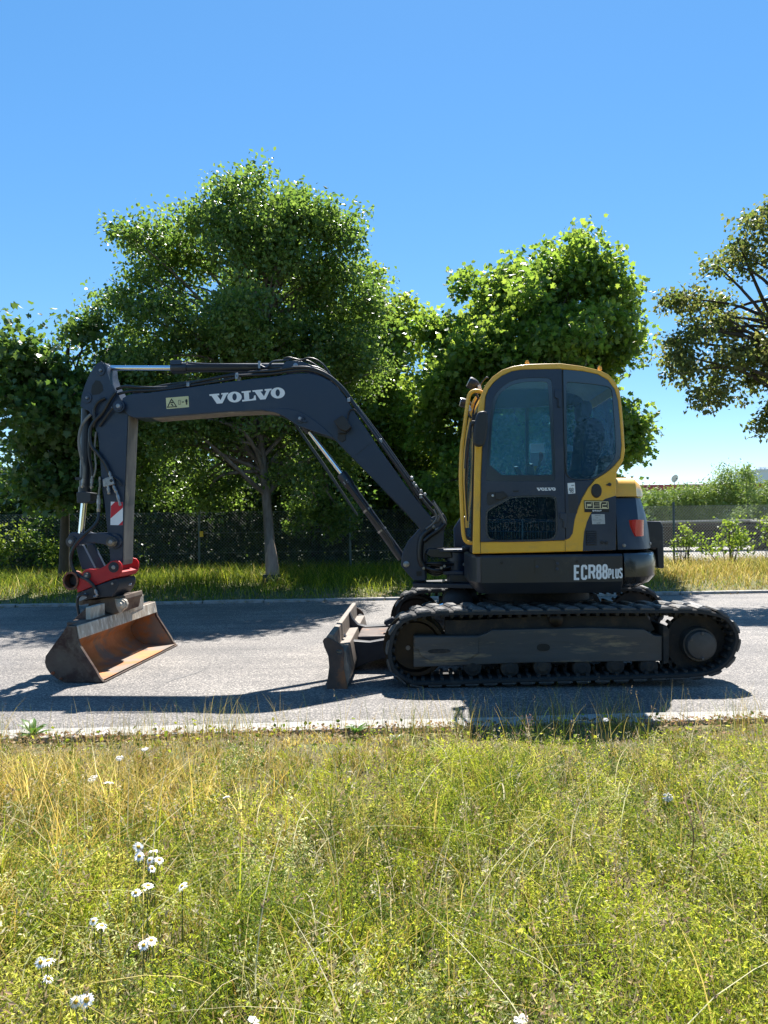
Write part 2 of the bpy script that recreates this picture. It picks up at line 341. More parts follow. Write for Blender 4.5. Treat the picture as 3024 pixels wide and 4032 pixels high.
sheet('woodland_floor', [(-40, 18.6), (2.5, 19.3), (4, 34), (-40, 34)], .006, M['woodland'])
sheet('gravel_yard', [(2.6, 19.6), (60, 22.4), (60, 38), (2.6, 34)], .006, M['gravel'])
kb = empty('near_kerb'); kb['kind'] = 'structure'; kf = empty('far_kerb'); kf['kind'] = 'structure'
def kerb_stones(parent, x0, n, y, w, h, gap=.010):
    mb = MB(); mb.box((gap/2, 0, -.06), (1-gap/2, w, 0)); proto = build('kerb_stone', mb, M['kerb'], parent, bevel=.008)
    for k in range(n):
        o = proto if k == 0 else proto.copy()
        if k: C.objects.link(o)
        x = x0+k; o.location = (x, y+RS*x+random.uniform(-.006, .006), h+random.uniform(-.005, .005)); o.rotation_euler = (random.uniform(-.008, .008), random.uniform(-.004, .004), math.atan(RS)+random.uniform(-.004, .004))
kerb_stones(kb, -8, 16, 4.93, .205, .016); kerb_stones(kf, -14, 30, 12.665, .14, .05)

# ================================================================== FENCE
M['post_green'] = surf('grey_green_post', (.10, .13, .13), (.075, .10, .10), 9, .5, rough2=.65)
M['wire'] = surf('grey_wire', (.22, .24, .235), (.16, .18, .175), 9, .5, metal=.3)
fence = empty('chain_link_fence', (0, 17.75, 0)); tag(fence, 'grey-green chain link fence on steel posts running behind the trees and the far grass', 'fence')
def fy(x): return .05*x
mb = MB(); mb.rings((0, 0, 0), [(0, .026), (1.60, .026), (1.61, .02)], 12, 'z'); mb.obox((0, -.03, 1.50), (.012, 0, 0), (0, .012, 0), (0, 0, .03)); mb.obox((0, -.03, .8), (.01, 0, 0), (0, .012, 0), (0, 0, .012)); mb.obox((0, -.03, .25), (.01, 0, 0), (0, .012, 0), (0, 0, .012))
proto = build('fence_post', mb, M['post_green'], fence, smooth=40)
for k, x in enumerate((-7.86, -4.27, -.79, 2.95, 6.87, 10.4, 14.0, -11.4, -15.0)):
    o = proto if k == 0 else proto.copy()
    if k: C.objects.link(o)
    o.location = (x, fy(x), .05); o.rotation_euler = (random.uniform(-.01, .01), random.uniform(-.015, .02), 0)
mb = MB(); p = .072; H0, H1 = .10, 1.56; hh = H1-H0; X0, X1 = -16.0, 15.0; k = 0
nseg = int((X1-X0+hh)/p)
for i in range(nseg):
    for s in (1, -1):
        xa = X0+i*p-hh if s > 0 else X0+i*p; xb = xa+hh*s if s > 0 else xa-hh
        za, zb2 = H0, H1
        a = Vector((xa, fy(xa)+.004*s, za)); b2 = Vector((xb, fy(xb)+.004*s, zb2))
        d = (b2-a).normalized(); w = .0032; nrm = Vector((-d.z, 0, d.x))*w
        v = [a+nrm, a-nrm, a+Vector((0, -w*1.5, 0)), b2+nrm, b2-nrm, b2+Vector((0, -w*1.5, 0))]
        mb.add(v, [(0, 3, 5, 2), (2, 5, 4, 1), (1, 4, 3, 0)])
for z in (H0, .62, 1.08, H1): mb.tube([(X0-2, fy(X0-2)-.01, z), (X1, fy(X1)-.01, z)], .0032, 5)
o = build('wire_mesh', mb, M['wire'], fence, smooth=0); o['kind'] = 'stuff'
q = at_depth(793, 2103, 17.5); mb = MB(); mb.box((-.042, -.004, -.065), (.042, .004, .065)); o = build('yellow_tag', mb, surf('yellow_tag', (.65, .42, .03), (.6, .38, .03), 20, .5), fence, bevel=.002); o.location = (q.x, fy(q.x)-.04, q.z)

# ================================================================== FAR BUILDINGS, TIMBER, WHITE SHEDS
M['red_roof'] = surf('red_fascia', (.38, .045, .055), (.32, .04, .05), 4, .5)
M['render'] = surf('pale_render', (.62, .61, .58), (.55, .54, .52), 4, .8)
M['concrete_far'] = surf('grey_panel', (.72, .76, .78), (.66, .70, .72), 4, .8)
M['white_paint'] = surf('white_sheet_metal', (.80, .81, .82), (.70, .71, .73), 6, .4)
M['pane_far'] = surf('dark_pane', (.03, .04, .05), (.04, .05, .06), 4, .1)
def house():
    h = empty('house', (0, 60, 0)); tag(h, 'long building with a flat red roof edge showing just above the hedge', 'building')
    q0 = at_depth(2420, 1906, 60); q1 = at_depth(2830, 1906, 60)
    mb = MB(); mb.box((q0.x+.3, 0, 0), (q1.x+3, 10, q1.z-.4)); build('wall', mb, M['render'], h)
    mb = MB(); mb.box((q0.x, -.4, q1.z-.42), (q1.x+3.4, 10.4, q1.z)); build('roof', mb, M['red_roof'], h, bevel=.02)
    for k in range(5): mb = MB(); x = q0.x+1+k*2.1; mb.box((x, -.02, 1.1), (x+1.1, .02, 2.3)); build('window', mb, M['pane_far'], h)
    return h
house()
q = at_depth(2657, 1884, 58.5); d = empty('satellite_dish', (q.x, q.y, q.z)); tag(d, 'white satellite dish on the red roof edge above the hedge', 'satellite dish')
mb = MB(); V = []; n_ = 20
mb.rings((0, 0, 0), [(0, .31), (.03, .30), (.07, .22), (.09, .12), (.10, .02)], n_); o = build('dish', mb, M['white_paint'], d, smooth=60); o.rotation_euler = (R(20), 0, R(20))
mb = MB(); mb.tube([(0, .08, -.05), (0, .1, -.5)], .025, 8); build('mast', mb, M['zinc'], d); mb = MB(); mb.tube([(0, -.01, -.2), (.02, -.32, -.04)], .012, 6); mb.box((-.03, -.38, -.07), (.05, -.30, 0)); build('receiver_arm', mb, M['black_plastic'], d)
q = at_depth(2984, 1849, 120); t = empty('tower_block', (q.x, 120, 0)); tag(t, 'pale grey flat roofed block with small chimneys at the right edge of the photo', 'building')
mb = MB(); mb.box((0, 0, 0), (9, 8, q.z)); build('wall', mb, M['concrete_far'], t); mb = MB(); mb.box((-.15, -.15, q.z-.2), (9.15, 8.15, q.z+.05)); build('parapet', mb, M['concrete_far'], t)
for x in (.55, 1.15, 1.8): mb = MB(); mb.box((x, .5, q.z), (x+.4, 1.0, q.z+.42)); build('chimney', mb, M['concrete_far'], t)
for x in (1.0, 3.0, 5.0):
    for z in (2.2, 5.2): mb = MB(); mb.box((x, -.03, z), (x+1, .02, z+1.3)); build('window', mb, M['pane_far'], t)
# stacked timber behind the fence on the right
tp = empty('timber_stack', (8.5, 28, 0)); tag(tp, 'long low stack of dark weathered timber with pale bleached top boards behind the fence', 'timber stack')
mb = MB(); mb.box((0, 0, 0), (5.0, .22, .085)); pr = build('timber_board', mb, M['timber_dark'], tp, bevel=.008); mb = MB(); mb.box((0, 0, 0), (5.0, .26, .06)); pr2 = build('top_board', mb, M['timber_pale'], tp, bevel=.006)
random.seed(5); first = {}
for lay in range(10):
    for row in range(3):
        for seg in range(3):
            top = lay == 9; src = pr2 if top else pr
            o = src if src.name not in first else src.copy()
            if src.name in first: C.objects.link(o)
            first[src.name] = 1
            o.location = (-5.2+seg*5.1+random.uniform(-.5, .5), row*.3+random.uniform(-.14, .05), .16+lay*.098+random.uniform(-.012, .012)); o.rotation_euler = (random.uniform(-.03, .03), random.uniform(-.006, .006), random.uniform(-.02, .02))
for k in range(8): mb = MB(); mb.box((-4.6+k*2, -.02, 0), (-4.35+k*2, .85, .15)); build('bearer', mb, M['timber_dark'], tp)
def shed(px, py, D, w, dpt, hgt, label, roof=.3):
    q = at_depth(px, py, D); s = empty('white_shed', (q.x, D, 0)); tag(s, label, 'shed')
    top = q.z
    mb = MB(); mb.box((-w/2, 0, 0), (w/2, dpt, top-roof)); build('wall', mb, M['render'], s)
    mb = MB(); mb.add([(-w/2-.1, -.1, top-roof), (w/2+.1, -.1, top-roof), (w/2+.1, dpt+.1, top-roof), (-w/2-.1, dpt+.1, top-roof), (0, -.1, top), (0, dpt+.1, top)], [(0, 1, 4), (2, 3, 5), (1, 2, 5, 4), (3, 0, 4, 5), (0, 3, 2, 1)]); build('roof', mb, M['white_paint'], s)
    mb = MB(); mb.box((-.3, -.02, 0), (.3, .02, min(1.0, top-roof-.1))); build('door', mb, M['concrete_far'], s)
shed(1735, 2052, 26, 1.7, 2.5, 1, 'small white roofed shed seen between the boom foot and the cab', .35)
shed(1330, 2098, 27, 1.5, 2.0, 1, 'small white box shed seen through the fence behind the boom cylinder', .1)
shed(60, 2050, 27, 4.2, 2.5, 1, 'low white roof glimpsed behind the bush at the left edge', .3)
# ================================================================== THE EXCAVATOR
EX = empty('excavator'); EX.matrix_world = ROOT_M
tag(EX, 'slate grey and yellow tracked excavator parked on the road, boom stretched out to the left', 'excavator')
def loft(mb, loops, cap=True):
    n = len(loops[0]); v = [p for lp in loops for p in lp]
    f = [(i*n+k, i*n+(k+1) % n, (i+1)*n+(k+1) % n, (i+1)*n+k) for i in range(len(loops)-1) for k in range(n)]
    if cap: f += [tuple(range(n))[::-1], tuple(range((len(loops)-1)*n, len(loops)*n))]
    return mb.add(v, f)
def S3(px, py, lat):
    x, z = side(px, py, lat); return (x, lat, z)
def hose(name, pts, r, mat, parent, n=8, k=7):
    """pts: (px, py, lateral)"""
    mb = MB(); mb.tube(smooth_path([S3(*p) for p in pts], k), r, n); return build(name, mb, mat, parent, smooth=60)
def zl(zf, pts, lat):
    return [(*q, lat) for q in zf(*pts)]
def rod(name, a, b, r, mat, parent, n=16, **k):
    mb = MB(); mb.tube([a, b], r, n); return build(name, mb, mat, parent, **k)
def bolt(px, lat, r, mat, parent, name='bolt', h=.02, head=True):
    x, z = side(*px, lat); mb = MB(); mb.rings((x, lat-h, z), [(0, r*.8), (h*.2, r), (h, r)], 18)
    if head: mb.rings((x, lat-h-.008, z), [(0, r*.5), (.008, r*.55)], 6)
    return build(name, mb, mat, parent)

# ---- lettering
def ribbon(poly, w, closed=False):
    P = [Vector((a, b)) for a, b in poly]; n = len(P); L_, R_ = [], []
    for i, p in enumerate(P):
        a = P[(i-1) % n] if (closed or i > 0) else None; b = P[(i+1) % n] if (closed or i < n-1) else None
        t1 = (p-a).normalized() if a is not None else None; t2 = (b-p).normalized() if b is not None else None
        if t1 is None: t1 = t2
        if t2 is None: t2 = t1
        nn = Vector((-(t1+t2).y, (t1+t2).x)); nn = nn.normalized() if nn.length > 1e-6 else Vector((-t1.y, t1.x))
        c = max(.5, nn.dot(Vector((-t1.y, t1.x)))); L_.append(p+nn*w/c); R_.append(p-nn*w/c)
    return L_, R_
def stroke_mesh(mb, strokes, w, lat, eps):
    """strokes in px; each a hair prouder than the last so no two faces share a plane"""
    for k, (poly, closed) in enumerate(strokes):
        L_, R_ = ribbon(poly, w, closed); y = lat-.0012-eps*(k+1); n = len(poly)
        v = []
        for a, b in zip(L_, R_):
            for q in (a, b):
                x, z = side(q.x, q.y, lat); v += [(x, y, z), (x, lat+.002, z)]
        m = n if closed else n-1; f = []
        for i in range(m):
            j = (i+1) % n; a, b = 4*i, 4*j
            f += [(a, b, b+2, a+2), (a+1, a+3, b+3, b+1), (a, a+1, b+1, b), (a+2, b+2, b+3, a+3)]
        if not closed: f += [(0, 2, 3, 1), (4*(n-1), 4*(n-1)+1, 4*(n-1)+3, 4*(n-1)+2)]
        mb.add(v, f)
def ell(cx, cy, rx, ry, n=28, p=2.0):
    return [(cx+rx*math.copysign(abs(math.cos(a))**(2/p), math.cos(a)), cy+ry*math.copysign(abs(math.sin(a))**(2/p), math.sin(a))) for a in [2*math.pi*k/n for k in range(n)]]
ST = {
 'E': [([(1,0),(0,0),(0,1),(1,1)], 0), ([(0,.5),(.85,.5)], 0)],
 'C': [([(1,.26),(.95,.06),(.75,0),(.25,0),(.05,.06),(0,.2),(0,.8),(.05,.94),(.25,1),(.75,1),(.95,.94),(1,.74)], 0)],
 'R': [([(0,1),(0,0),(.7,0),(.94,.07),(1,.24),(.94,.43),(.7,.5),(0,.5)], 0), ([(.5,.5),(.72,.6),(1,1)], 0)],
 '8': [(ell(.5,.24,.46,.24,14,2.6), 1), (ell(.5,.75,.5,.26,14,2.6), 1)],
 'P': [([(0,1),(0,0),(.7,0),(.94,.07),(1,.28),(.94,.5),(.7,.58),(0,.58)], 0)],
 'L': [([(0,0),(0,1),(1,1)], 0)],
 'U': [([(0,0),(0,.78),(.08,.95),(.3,1),(.7,1),(.92,.95),(1,.78),(1,0)], 0)],
 'S': [([(1,.2),(.9,.04),(.65,0),(.35,0),(.08,.06),(0,.24),(.1,.42),(.9,.58),(1,.76),(.92,.94),(.65,1),(.35,1),(.1,.95),(0,.8)], 0)],
 'G': [([(1,.22),(.9,.04),(.5,0),(.1,.04),(0,.25),(0,.75),(.1,.96),(.5,1),(.9,.96),(1,.75),(1,.55),(.6,.55)], 0)],
 'O': [(ell(.5,.5,.5,.5,14,2.4), 1)],
 '9': [(ell(.5,.3,.48,.3,14,2.4), 1), ([(.98,.3),(.98,.7),(.8,.96),(.5,1),(.15,.95)], 0)],
}
def glyph(ch, x0, y0, x1, y1, w, skew=0.0):
    """strokes of a character whose outside box is x0..x1, y0..y1"""
    out = []
    for poly, cl in ST[ch]:
        out.append(([(x0+w+(x1-x0-2*w)*u, y0+w+(y1-y0-2*w)*v) for u, v in poly], cl))
    return out
VOL = [
 ([(113,243),(290,228),(293,258),(255,262),(318,350),(360,245),(330,248),(328,222),(455,212),(457,240),(430,246),(350,405),(248,413),(150,270),(116,272)], None),
 (ell(570,292,130,98), ell(570,290,40,64,20)),
 ([(697,190),(862,175),(863,203),(828,210),(838,333),(880,330),(915,312),(925,265),(952,262),(962,348),(710,374),(708,345),(748,338),(738,215),(699,217)], None),
 ([(893,172),(1078,153),(1082,185),(1040,190),(1105,280),(1147,176),(1118,178),(1113,150),(1240,138),(1244,168),(1210,172),(1135,332),(1037,340),(935,196),(897,198)], None),
 (ell(1355,218,128,100), ell(1353,215,40,64,20))]
def join_named(name, objs, parent):
    """several thin pieces of one printed word become one mesh"""
    bm = bmesh.new()
    for o in objs: bm.from_mesh(o.data)
    me = bpy.data.meshes.new(name); bm.to_mesh(me); bm.free(); me.materials.append(objs[0].data.materials[0])
    for o in objs: d = o.data; bpy.data.objects.remove(o); bpy.data.meshes.remove(d)
    o = bpy.data.objects.new(name, me); C.objects.link(o); o.parent = parent; return o
def serif_word(name, fn, lat, mat, parent):
    obs = []
    for outer, hole in VOL:
        obs.append(cutout('glyph', to_side([fn(p) for p in outer], lat), [to_side([fn(p) for p in hole], lat)] if hole else [], lat-.0015, lat+.002, mat, None, smooth=0))
    return join_named(name, obs, parent)

# ================= tracks
TL, TIN = -1.15, -.70
belt_px = Z5((1000,505),(800,528),(700,570),(640,640),(610,740),(603,830),(625,920),(680,985),(760,1030),(850,1045)) + \
          Z6((0,945),(300,938),(600,930),(900,920),(1150,910),(1280,890),(1380,838),(1445,750),(1470,640),(1440,560),(1385,500),(1290,468),(1150,452),(850,452),(500,452),(100,460))
belt = smooth_path(to_side(belt_px, TL), 8, closed=True)
def resample(P, n):
    P = [Vector(p) for p in P]; P.append(P[0]); d = [0]
    for a, b in zip(P, P[1:]): d.append(d[-1]+(b-a).length)
    out = []; j = 0
    for k in range(n):
        s = d[-1]*k/n
        while d[j+1] < s: j += 1
        out.append(P[j].lerp(P[j+1], (s-d[j])/max(1e-9, d[j+1]-d[j])))
    return out, d[-1]
belt, blen = resample(belt, 160)
bz = min(p.y for p in belt); belt = [Vector((p.x, p.y-bz+.020)) for p in belt]     # belt stands on its lugs
cen = Vector((sum(p.x for p in belt)/160, sum(p.y for p in belt)/160))
def belt_frame(i):
    a, b = belt[(i-1) % 160], belt[(i+1) % 160]; t = (b-a).normalized(); n = Vector((t.y, -t.x))
    if n.dot(belt[i]-cen) < 0: n = -n
    return belt[i % 160], t, n
def make_track(parent):
    mb = MB(); V = []
    ys = [TL, TL+.012, TIN-.012, TIN]; n = 160
    for i in range(n):
        p, t, nn = belt_frame(i)
        q = p - nn*.030
        for y, pt in ((TL+.01, p), (TIN-.01, p), (TIN, p-nn*.01), (TIN, q), (TIN-.02, q-nn*.002), (TL+.02, q-nn*.002), (TL, q), (TL, p-nn*.01)):
            V.append((pt.x, y, pt.y))
    f = [(i*8+k, i*8+(k+1) % 8, ((i+1) % n)*8+(k+1) % 8, ((i+1) % n)*8+k) for i in range(n) for k in range(8)]
    mb.add(V, f)
    for i in range(0, 160, 2):      # drive ribs moulded into the inner face
        p, t, nn = belt_frame(i); c = p-nn*.042
        for ya, yb in ((TL+.035, TL+.15), (TIN-.15, TIN-.035)):
            mb.obox((c.x, (ya+yb)/2, c.y), (t.x*.013, 0, t.y*.013), (0, (yb-ya)/2, 0), (nn.x*.012, 0, nn.y*.012))
        c = p-nn*.055
        for yc in (TL+.185, TIN-.185):
            mb.obox((c.x, yc, c.y), (t.x*.012, 0, t.y*.012), (0, .018, 0), (nn.x*.028, 0, nn.y*.028))
    tr = build('track', mb, M['rubber'], parent, smooth=40)
    # tread lug: one wedge-sided block, shared by every copy
    lb = MB(); w0, w1 = .056, .030
    for ya, yb, sk in ((0, .19, .0),):
        loop0 = [(-w0, ya), (w0, ya), (w0*.8+.03, yb), (-w0*.8+.03, yb)]; loop1 = [(-w1, ya+.012), (w1, ya+.012), (w1*.8+.03, yb-.012), (-w1*.8+.03, yb-.012)]
        loft(lb, [[(x, y, -.004) for x, y in loop0], [(x, y, .008) for x, y in loop0], [(x, y, .023) for x, y in loop1]])
    proto = build('tread_lug', lb, M['lug'], tr, bevel=0, smooth=0); first = True
    cnt = 42
    for row in (0, 1):
        for k in range(cnt):
            s = (k+.5*row)/cnt*160; i = int(s) % 160; p, t, nn = belt_frame(i); p2, _, _ = belt_frame(i+1); p = p.lerp(p2, s-int(s))
            o = proto if first else proto.copy()
            if not first: C.objects.link(o)
            first = False
            yd = 1 if row == 0 else -1; y0 = TL+.004 if row == 0 else TIN-.004
            mt = Matrix(((t.x*yd, 0, nn.x, p.x), (0, yd, 0, y0), (t.y*yd, 0, nn.y, p.y), (0, 0, 0, 1)))
            o.parent = tr; o.matrix_parent_inverse = Matrix(); o.matrix_basis = mt @ Matrix.Diagonal((random.uniform(.92, 1.08), 1, random.uniform(.85, 1.08), 1))
    return tr
track = make_track(EX)
def copy_shift(o, d):
    c = copy_tree(o, EX); c.location = Vector(c.location)+Vector(d); return c
track_far = copy_shift(track, (0, 1.85, 0))

def undercarriage_side(parent, dy=0.0):
    T = TL+.06
    fr = plate('track_frame', Z9((425,680),(1275,676),(1380,640),(1450,600))+Z6((480,548),(830,560),(900,600),(952,602),(950,772),(500,775),(0,785))+Z9((425,1090)), T, T+.30, M['steel_worn'], parent, bevel=.008)
    # raised front cover and closing flange
    plate('frame_cover', Z9((440,690),(1272,688),(1274,900),(1130,990),(650,1005),(520,930),(490,850),(440,850)), T-.012, T+.01, M['steel_worn'], fr, trace=T, bevel=.004)
    plate('slot', round_poly(Z9((612,845),(905,840),(912,895),(615,905)), 2), T-.0145, T-.004, M['undercarriage'], fr, trace=T, smooth=0)
    plate('slot', round_poly(Z6((108,655),(196,655),(196,704),(108,704)), 2), T-.003, T+.01, M['black_print'], fr, trace=T, smooth=0)
    plate('end_flange', Z6((950,535),(972,530),(990,560),(988,780),(955,790)), T-.02, T+.30, M['undercarriage'], fr, trace=T, bevel=.004)
    plate('frame_shoulder', Z9((840,470),(1160,470),(1500,455))+Z6((120,470),(850,470),(900,560),(820,600),(300,600))+Z9((1275,690),(1020,660),(840,655)), T+.06, T+.26, M['undercarriage'], fr, trace=T+.06)
    # idler wheel (front)
    cx, cz = side(*Z9((445,830))[0], T); r0 = .238
    mb = MB(); mb.rings((cx, T+.05, cz), [(.04, r0*.2), (.03, r0*.80), (.0, r0*.88), (.0, r0), (.08, r0), (.08, r0*1.1), (.16, r0*1.1), (.16, r0), (.24, r0), (.24, r0*.8)], 48)
    idl = build('idler_wheel', mb, M['idler'], parent, smooth=30)
    x, z = side(*Z9((352,855))[0], T-.005)
    mb = MB(); mb.rings((x, T+.075, z), [(0, .019), (.01, .019)], 20); build('hub_hole', mb, M['blade_edge'], idl)
    # drive sprocket + motor cover (rear)
    cx, cz = side(*Z6((1200,660))[0], T)
    mb = MB(); mb.rings((cx, T+.10, cz), [(0, .15), (.0, .235), (.05, .245), (.06, .15)], 48)
    for k in range(23):
        a = 2*math.pi*k/23; c = (cx+.25*math.cos(a), T+.13, cz+.25*math.sin(a))
        mb.obox(c, (math.cos(a)*.022, 0, math.sin(a)*.022), (-math.sin(a)*.014, 0, math.cos(a)*.014), (0, .022, 0))
    sp = build('drive_sprocket', mb, M['undercarriage'], parent, smooth=30)
    x, z = side(*Z6((1210,665))[0], T)
    mb = MB(); mb.rings((x, T-.03, z), [(0, .095), (.006, .110), (.014, .115), (.05, .118), (.05, .132), (.14, .14)], 48)
    mc = build('motor_cover', mb, M['motor_cover'], sp, smooth=30)
    for a in (90, 150, 270):
        bx = x+.1*math.cos(R(a)); bzz = z+.1*math.sin(R(a)); mb = MB(); mb.rings((bx, T-.042, bzz), [(0, .012), (.014, .013)], 6); build('plug', mb, M['steel_worn'], sp)
    # bottom rollers, top roller
    for q in Z5((1220,880), (1490,890))+Z6((150,812), (415,822), (640,805), (865,812)):
        cx, cz = side(*q, T); mb = MB(); mb.rings((cx, T-.0, cz), [(0, .035), (.01, .05), (.012, .07), (.05, .075), (.06, .06), (.2, .06), (.21, .075), (.26, .07)], 26)
        build('bottom_roller', mb, M['undercarriage'], parent, smooth=30)
    cx, cz = side(*Z6((242,500))[0], T); mb = MB(); mb.rings((cx, T+.01, cz), [(0, .03), (.008, .045), (.012, .055), (.12, .055)], 26)
    build('top_roller', mb, M['idler'], parent, smooth=30)
M['motor_cover'] = surf('grey_motor_cover', (.06, .058, .055), (.04, .038, .036), 8, .5, c3=(.16, .045, .03), s3=5, p3=(.62, .7), bump=.001)
undercarriage_side(EX)
near_parts = [o for o in EX.children if o.name.split('.')[0] in ('track_frame', 'idler_wheel', 'drive_sprocket', 'bottom_roller', 'top_roller')]
for o in near_parts: copy_shift(o, (0, 1.74, 0))
mb = MB(); mb.box((-.80, -.72, .20), (.78, .72, .44)); loft(mb, [[(-.55,-.55,.42),(.55,-.55,.42),(.55,.55,.42),(-.55,.55,.42)], [(-.40,-.42,.56),(.40,-.42,.56),(.40,.42,.56),(-.40,.42,.56)]])
build('undercarriage_frame', mb, M['undercarriage'], EX, bevel=.01)
mb = MB(); mb.rings((0, 0, .54), [(0, .50), (.06, .52), (.06, .48), (.14, .48), (.14, .56), (.19, .58), (.19, .5), (.24, .5)], 48, 'z'); build('slewing_ring', mb, M['undercarriage'], EX, smooth=30)

# ================= dozer blade
mb = MB(); sec = to_side(Z5((152,694),(172,668),(208,676),(216,740),(220,795),(292,795),(330,955),(306,1058),(165,1066),(186,870),(168,760)), TL)
bz0 = min(z for x, z in sec); sec = [(x, z-min(0, bz0)) for x, z in sec]
mb.prism(sec, TL+.022, 1.15-.022)
blade = build('dozer_blade', mb, M['blade_edge'], EX, bevel=.006, smooth=30)
endp = to_side(Z5((130,690),(140,672),(165,662),(200,678),(250,710),(280,742),(287,775),(280,830),(283,890),(296,960),(314,1050),(298,1070),(155,1074),(160,1000),(177,880),(170,800),(140,730)), TL)
hole = to_side(ell(*Z5((250,768))[0], 12.5, 9, 20), TL)
for y in (TL, 1.15-.022): cutout('end_plate', endp, [hole], y, y+.022, M['blade_rust'], blade, bevel=.004)
def arm_px(pts, lat, w, nm='push_arm', mat='block'):
    return plate(nm, pts, lat, lat+w, M[mat], EX, bevel=.008)
arm_px(Z5((238,545),(262,615),(300,665),(360,690),(470,698),(600,676),(760,650),(760,800),(600,812),(450,850),(370,890),(325,925),(300,880),(225,700)), -.42, .10)
arm_px(Z5((322,478),(345,530),(385,570),(440,583),(560,578),(700,560),(700,660),(560,668),(440,680),(390,700),(330,640),(300,560)), .22, .10)
mb = MB(); a = S3(*Z5((470,660))[0], -.05); loft(mb, [[(a[0]-.10, y, a[2]+.05), (a[0]+.38, y, a[2]+.06), (a[0]+.42, y, a[2]-.07), (a[0]-.06, y, a[2]-.08)] for y in (-.32, .22)])
build('cross_tube', mb, M['blade_rust'], EX, bevel=.02)
plate('tow_lug', Z9((40,490),(150,435),(175,455),(170,500),(70,545),(38,520)), -.2, -.1, M['block'], EX, bevel=.006)
cb = rod('blade_cylinder', S3(*Z9((865,240))[0], .0), S3(*Z9((1250,130))[0], .0), .075, M['block'], EX, smooth=40)
rod('rod', S3(*Z9((690,308))[0], .0), S3(*Z9((870,240))[0], .0), .032, M['chrome'], cb)
plate('yoke', round_poly(Z9((520,290),(560,260),(660,238),(690,262),(680,310),(560,325)), 1), -.06, .06, M['block'], cb, bevel=.006)
mb = MB(); x, z = side(*Z9((1000,225))[0], .0); mb.rings((x, -.14, z), [(0, .08), (.02, .12), (.03, .14), (.28, .14)], 30); build('pivot_drum', mb, M['block'], EX, smooth=30)

# ================= upper structure: skirt, counterweight, engine cover
SL = -1.07
xf, zt = side(*Z7((905,517))[0], SL); _, zm = side(2200, 2292, SL); _, zb = side(2200, 2340, SL)
xs = side(*Z6((690,170))[0], SL)[0]
def sk(inset, xs_, front=True):
    i = inset
    near = [(xs_, SL+i), (xf+.03+i, SL+i), (xf+i, SL+.03+i), (xf-.05+i, -.90)]
    return near+[(xf-.06+i, -.36), (xf+.10+i, -.30), (xf+.10+i, .36), (xf-.06+i, .42), (xf-.02+i, -SL-.05-i), (xf+.05+i, -SL-i), (xs_, -SL-i)]
mb = MB(); loft(mb, [[(x, y, zt) for x, y in sk(.015, xs-.005)], [(x, y, zt-.015) for x, y in sk(0, xs-.005)], [(x, y, zm) for x, y in sk(0, xs-.005)], [(x, y, zb) for x, y in sk(.07, xs-.005)], [(x, y, zb+.03) for x, y in sk(.12, xs-.005)]])
skirt = build('side_skirt', mb, M['slate_low'], EX, smooth=25, bevel=.005)
def rear(i, x0=None, ex=0.0):
    x0 = xs+.006 if x0 is None else x0
    h = [(x0, SL+i), (x0+.05, SL+i), (.68, -1.05+i), (.775-i*.7, -.985+i), (.835-i, -.89+i*.5), (.885-i, -.74), (.935-i+ex, -.45), (.96-i+ex, 0)]
    return h+[(x, -y) for x, y in h[:-1]][::-1]
z_a = side(*Z6((890,30))[0], SL)[1]; zc1 = side(2500, 2215, SL)[1]; zc2 = side(2500, 2272, SL)[1]; zc3 = side(2500, 2300, SL)[1]; zc4 = side(2470, 2322, SL)[1]
mb = MB(); loft(mb, [[(x, y, zt+.004) for x, y in rear(.03)], [(x, y, zt-.012) for x, y in rear(.012)], [(x, y, zc1) for x, y in rear(0)], [(x, y, zc2) for x, y in rear(.004)], [(x, y, zc3) for x, y in rear(.05)], [(x, y, zc4) for x, y in rear(.16)]])
cw = build('counterweight', mb, M['black_gloss'], EX, smooth=28, bevel=.008, seg=3)
# engine cover (dark) and its yellow cap
xe = side(*Z4((1262,1200))[0], SL+.02)[0]
def rear2(i, x0): return [(x, y*(1-.02)) for x, y in rear(i, x0)]
ze = [side(2480, y, SL)[1] for y in (2166, 2090, 2030, 1958)]
mb = MB(); loft(mb, [[(x, y, ze[0]) for x, y in rear2(.035, xe)], [(x, y, ze[1]) for x, y in rear2(.05, xe)], [(x, y, ze[2]) for x, y in rear2(.07, xe)], [(x, y, ze[3]) for x, y in rear2(.115, xe)]])
ec = build('engine_cover', mb, M['slate'], EX, smooth=50, bevel=.004)
zy = [side(2480, y, SL)[1] for y in (1953, 1925, 1900, 1885, 1877, 1874)]
mb = MB(); loft(mb, [[(x, y, z) for x, y in rear2(i, xe)] for z, i in zip(zy, (.09, .098, .12, .155, .20, .27))])
cap = build('engine_cover_cap', mb, M['yellow'], EX, smooth=50)
for q in Z4((1302,1378), (1487,1365)): bolt(q, SL-.0 if q[0] < 2500 else -.78, .014, M['zinc'], ec)
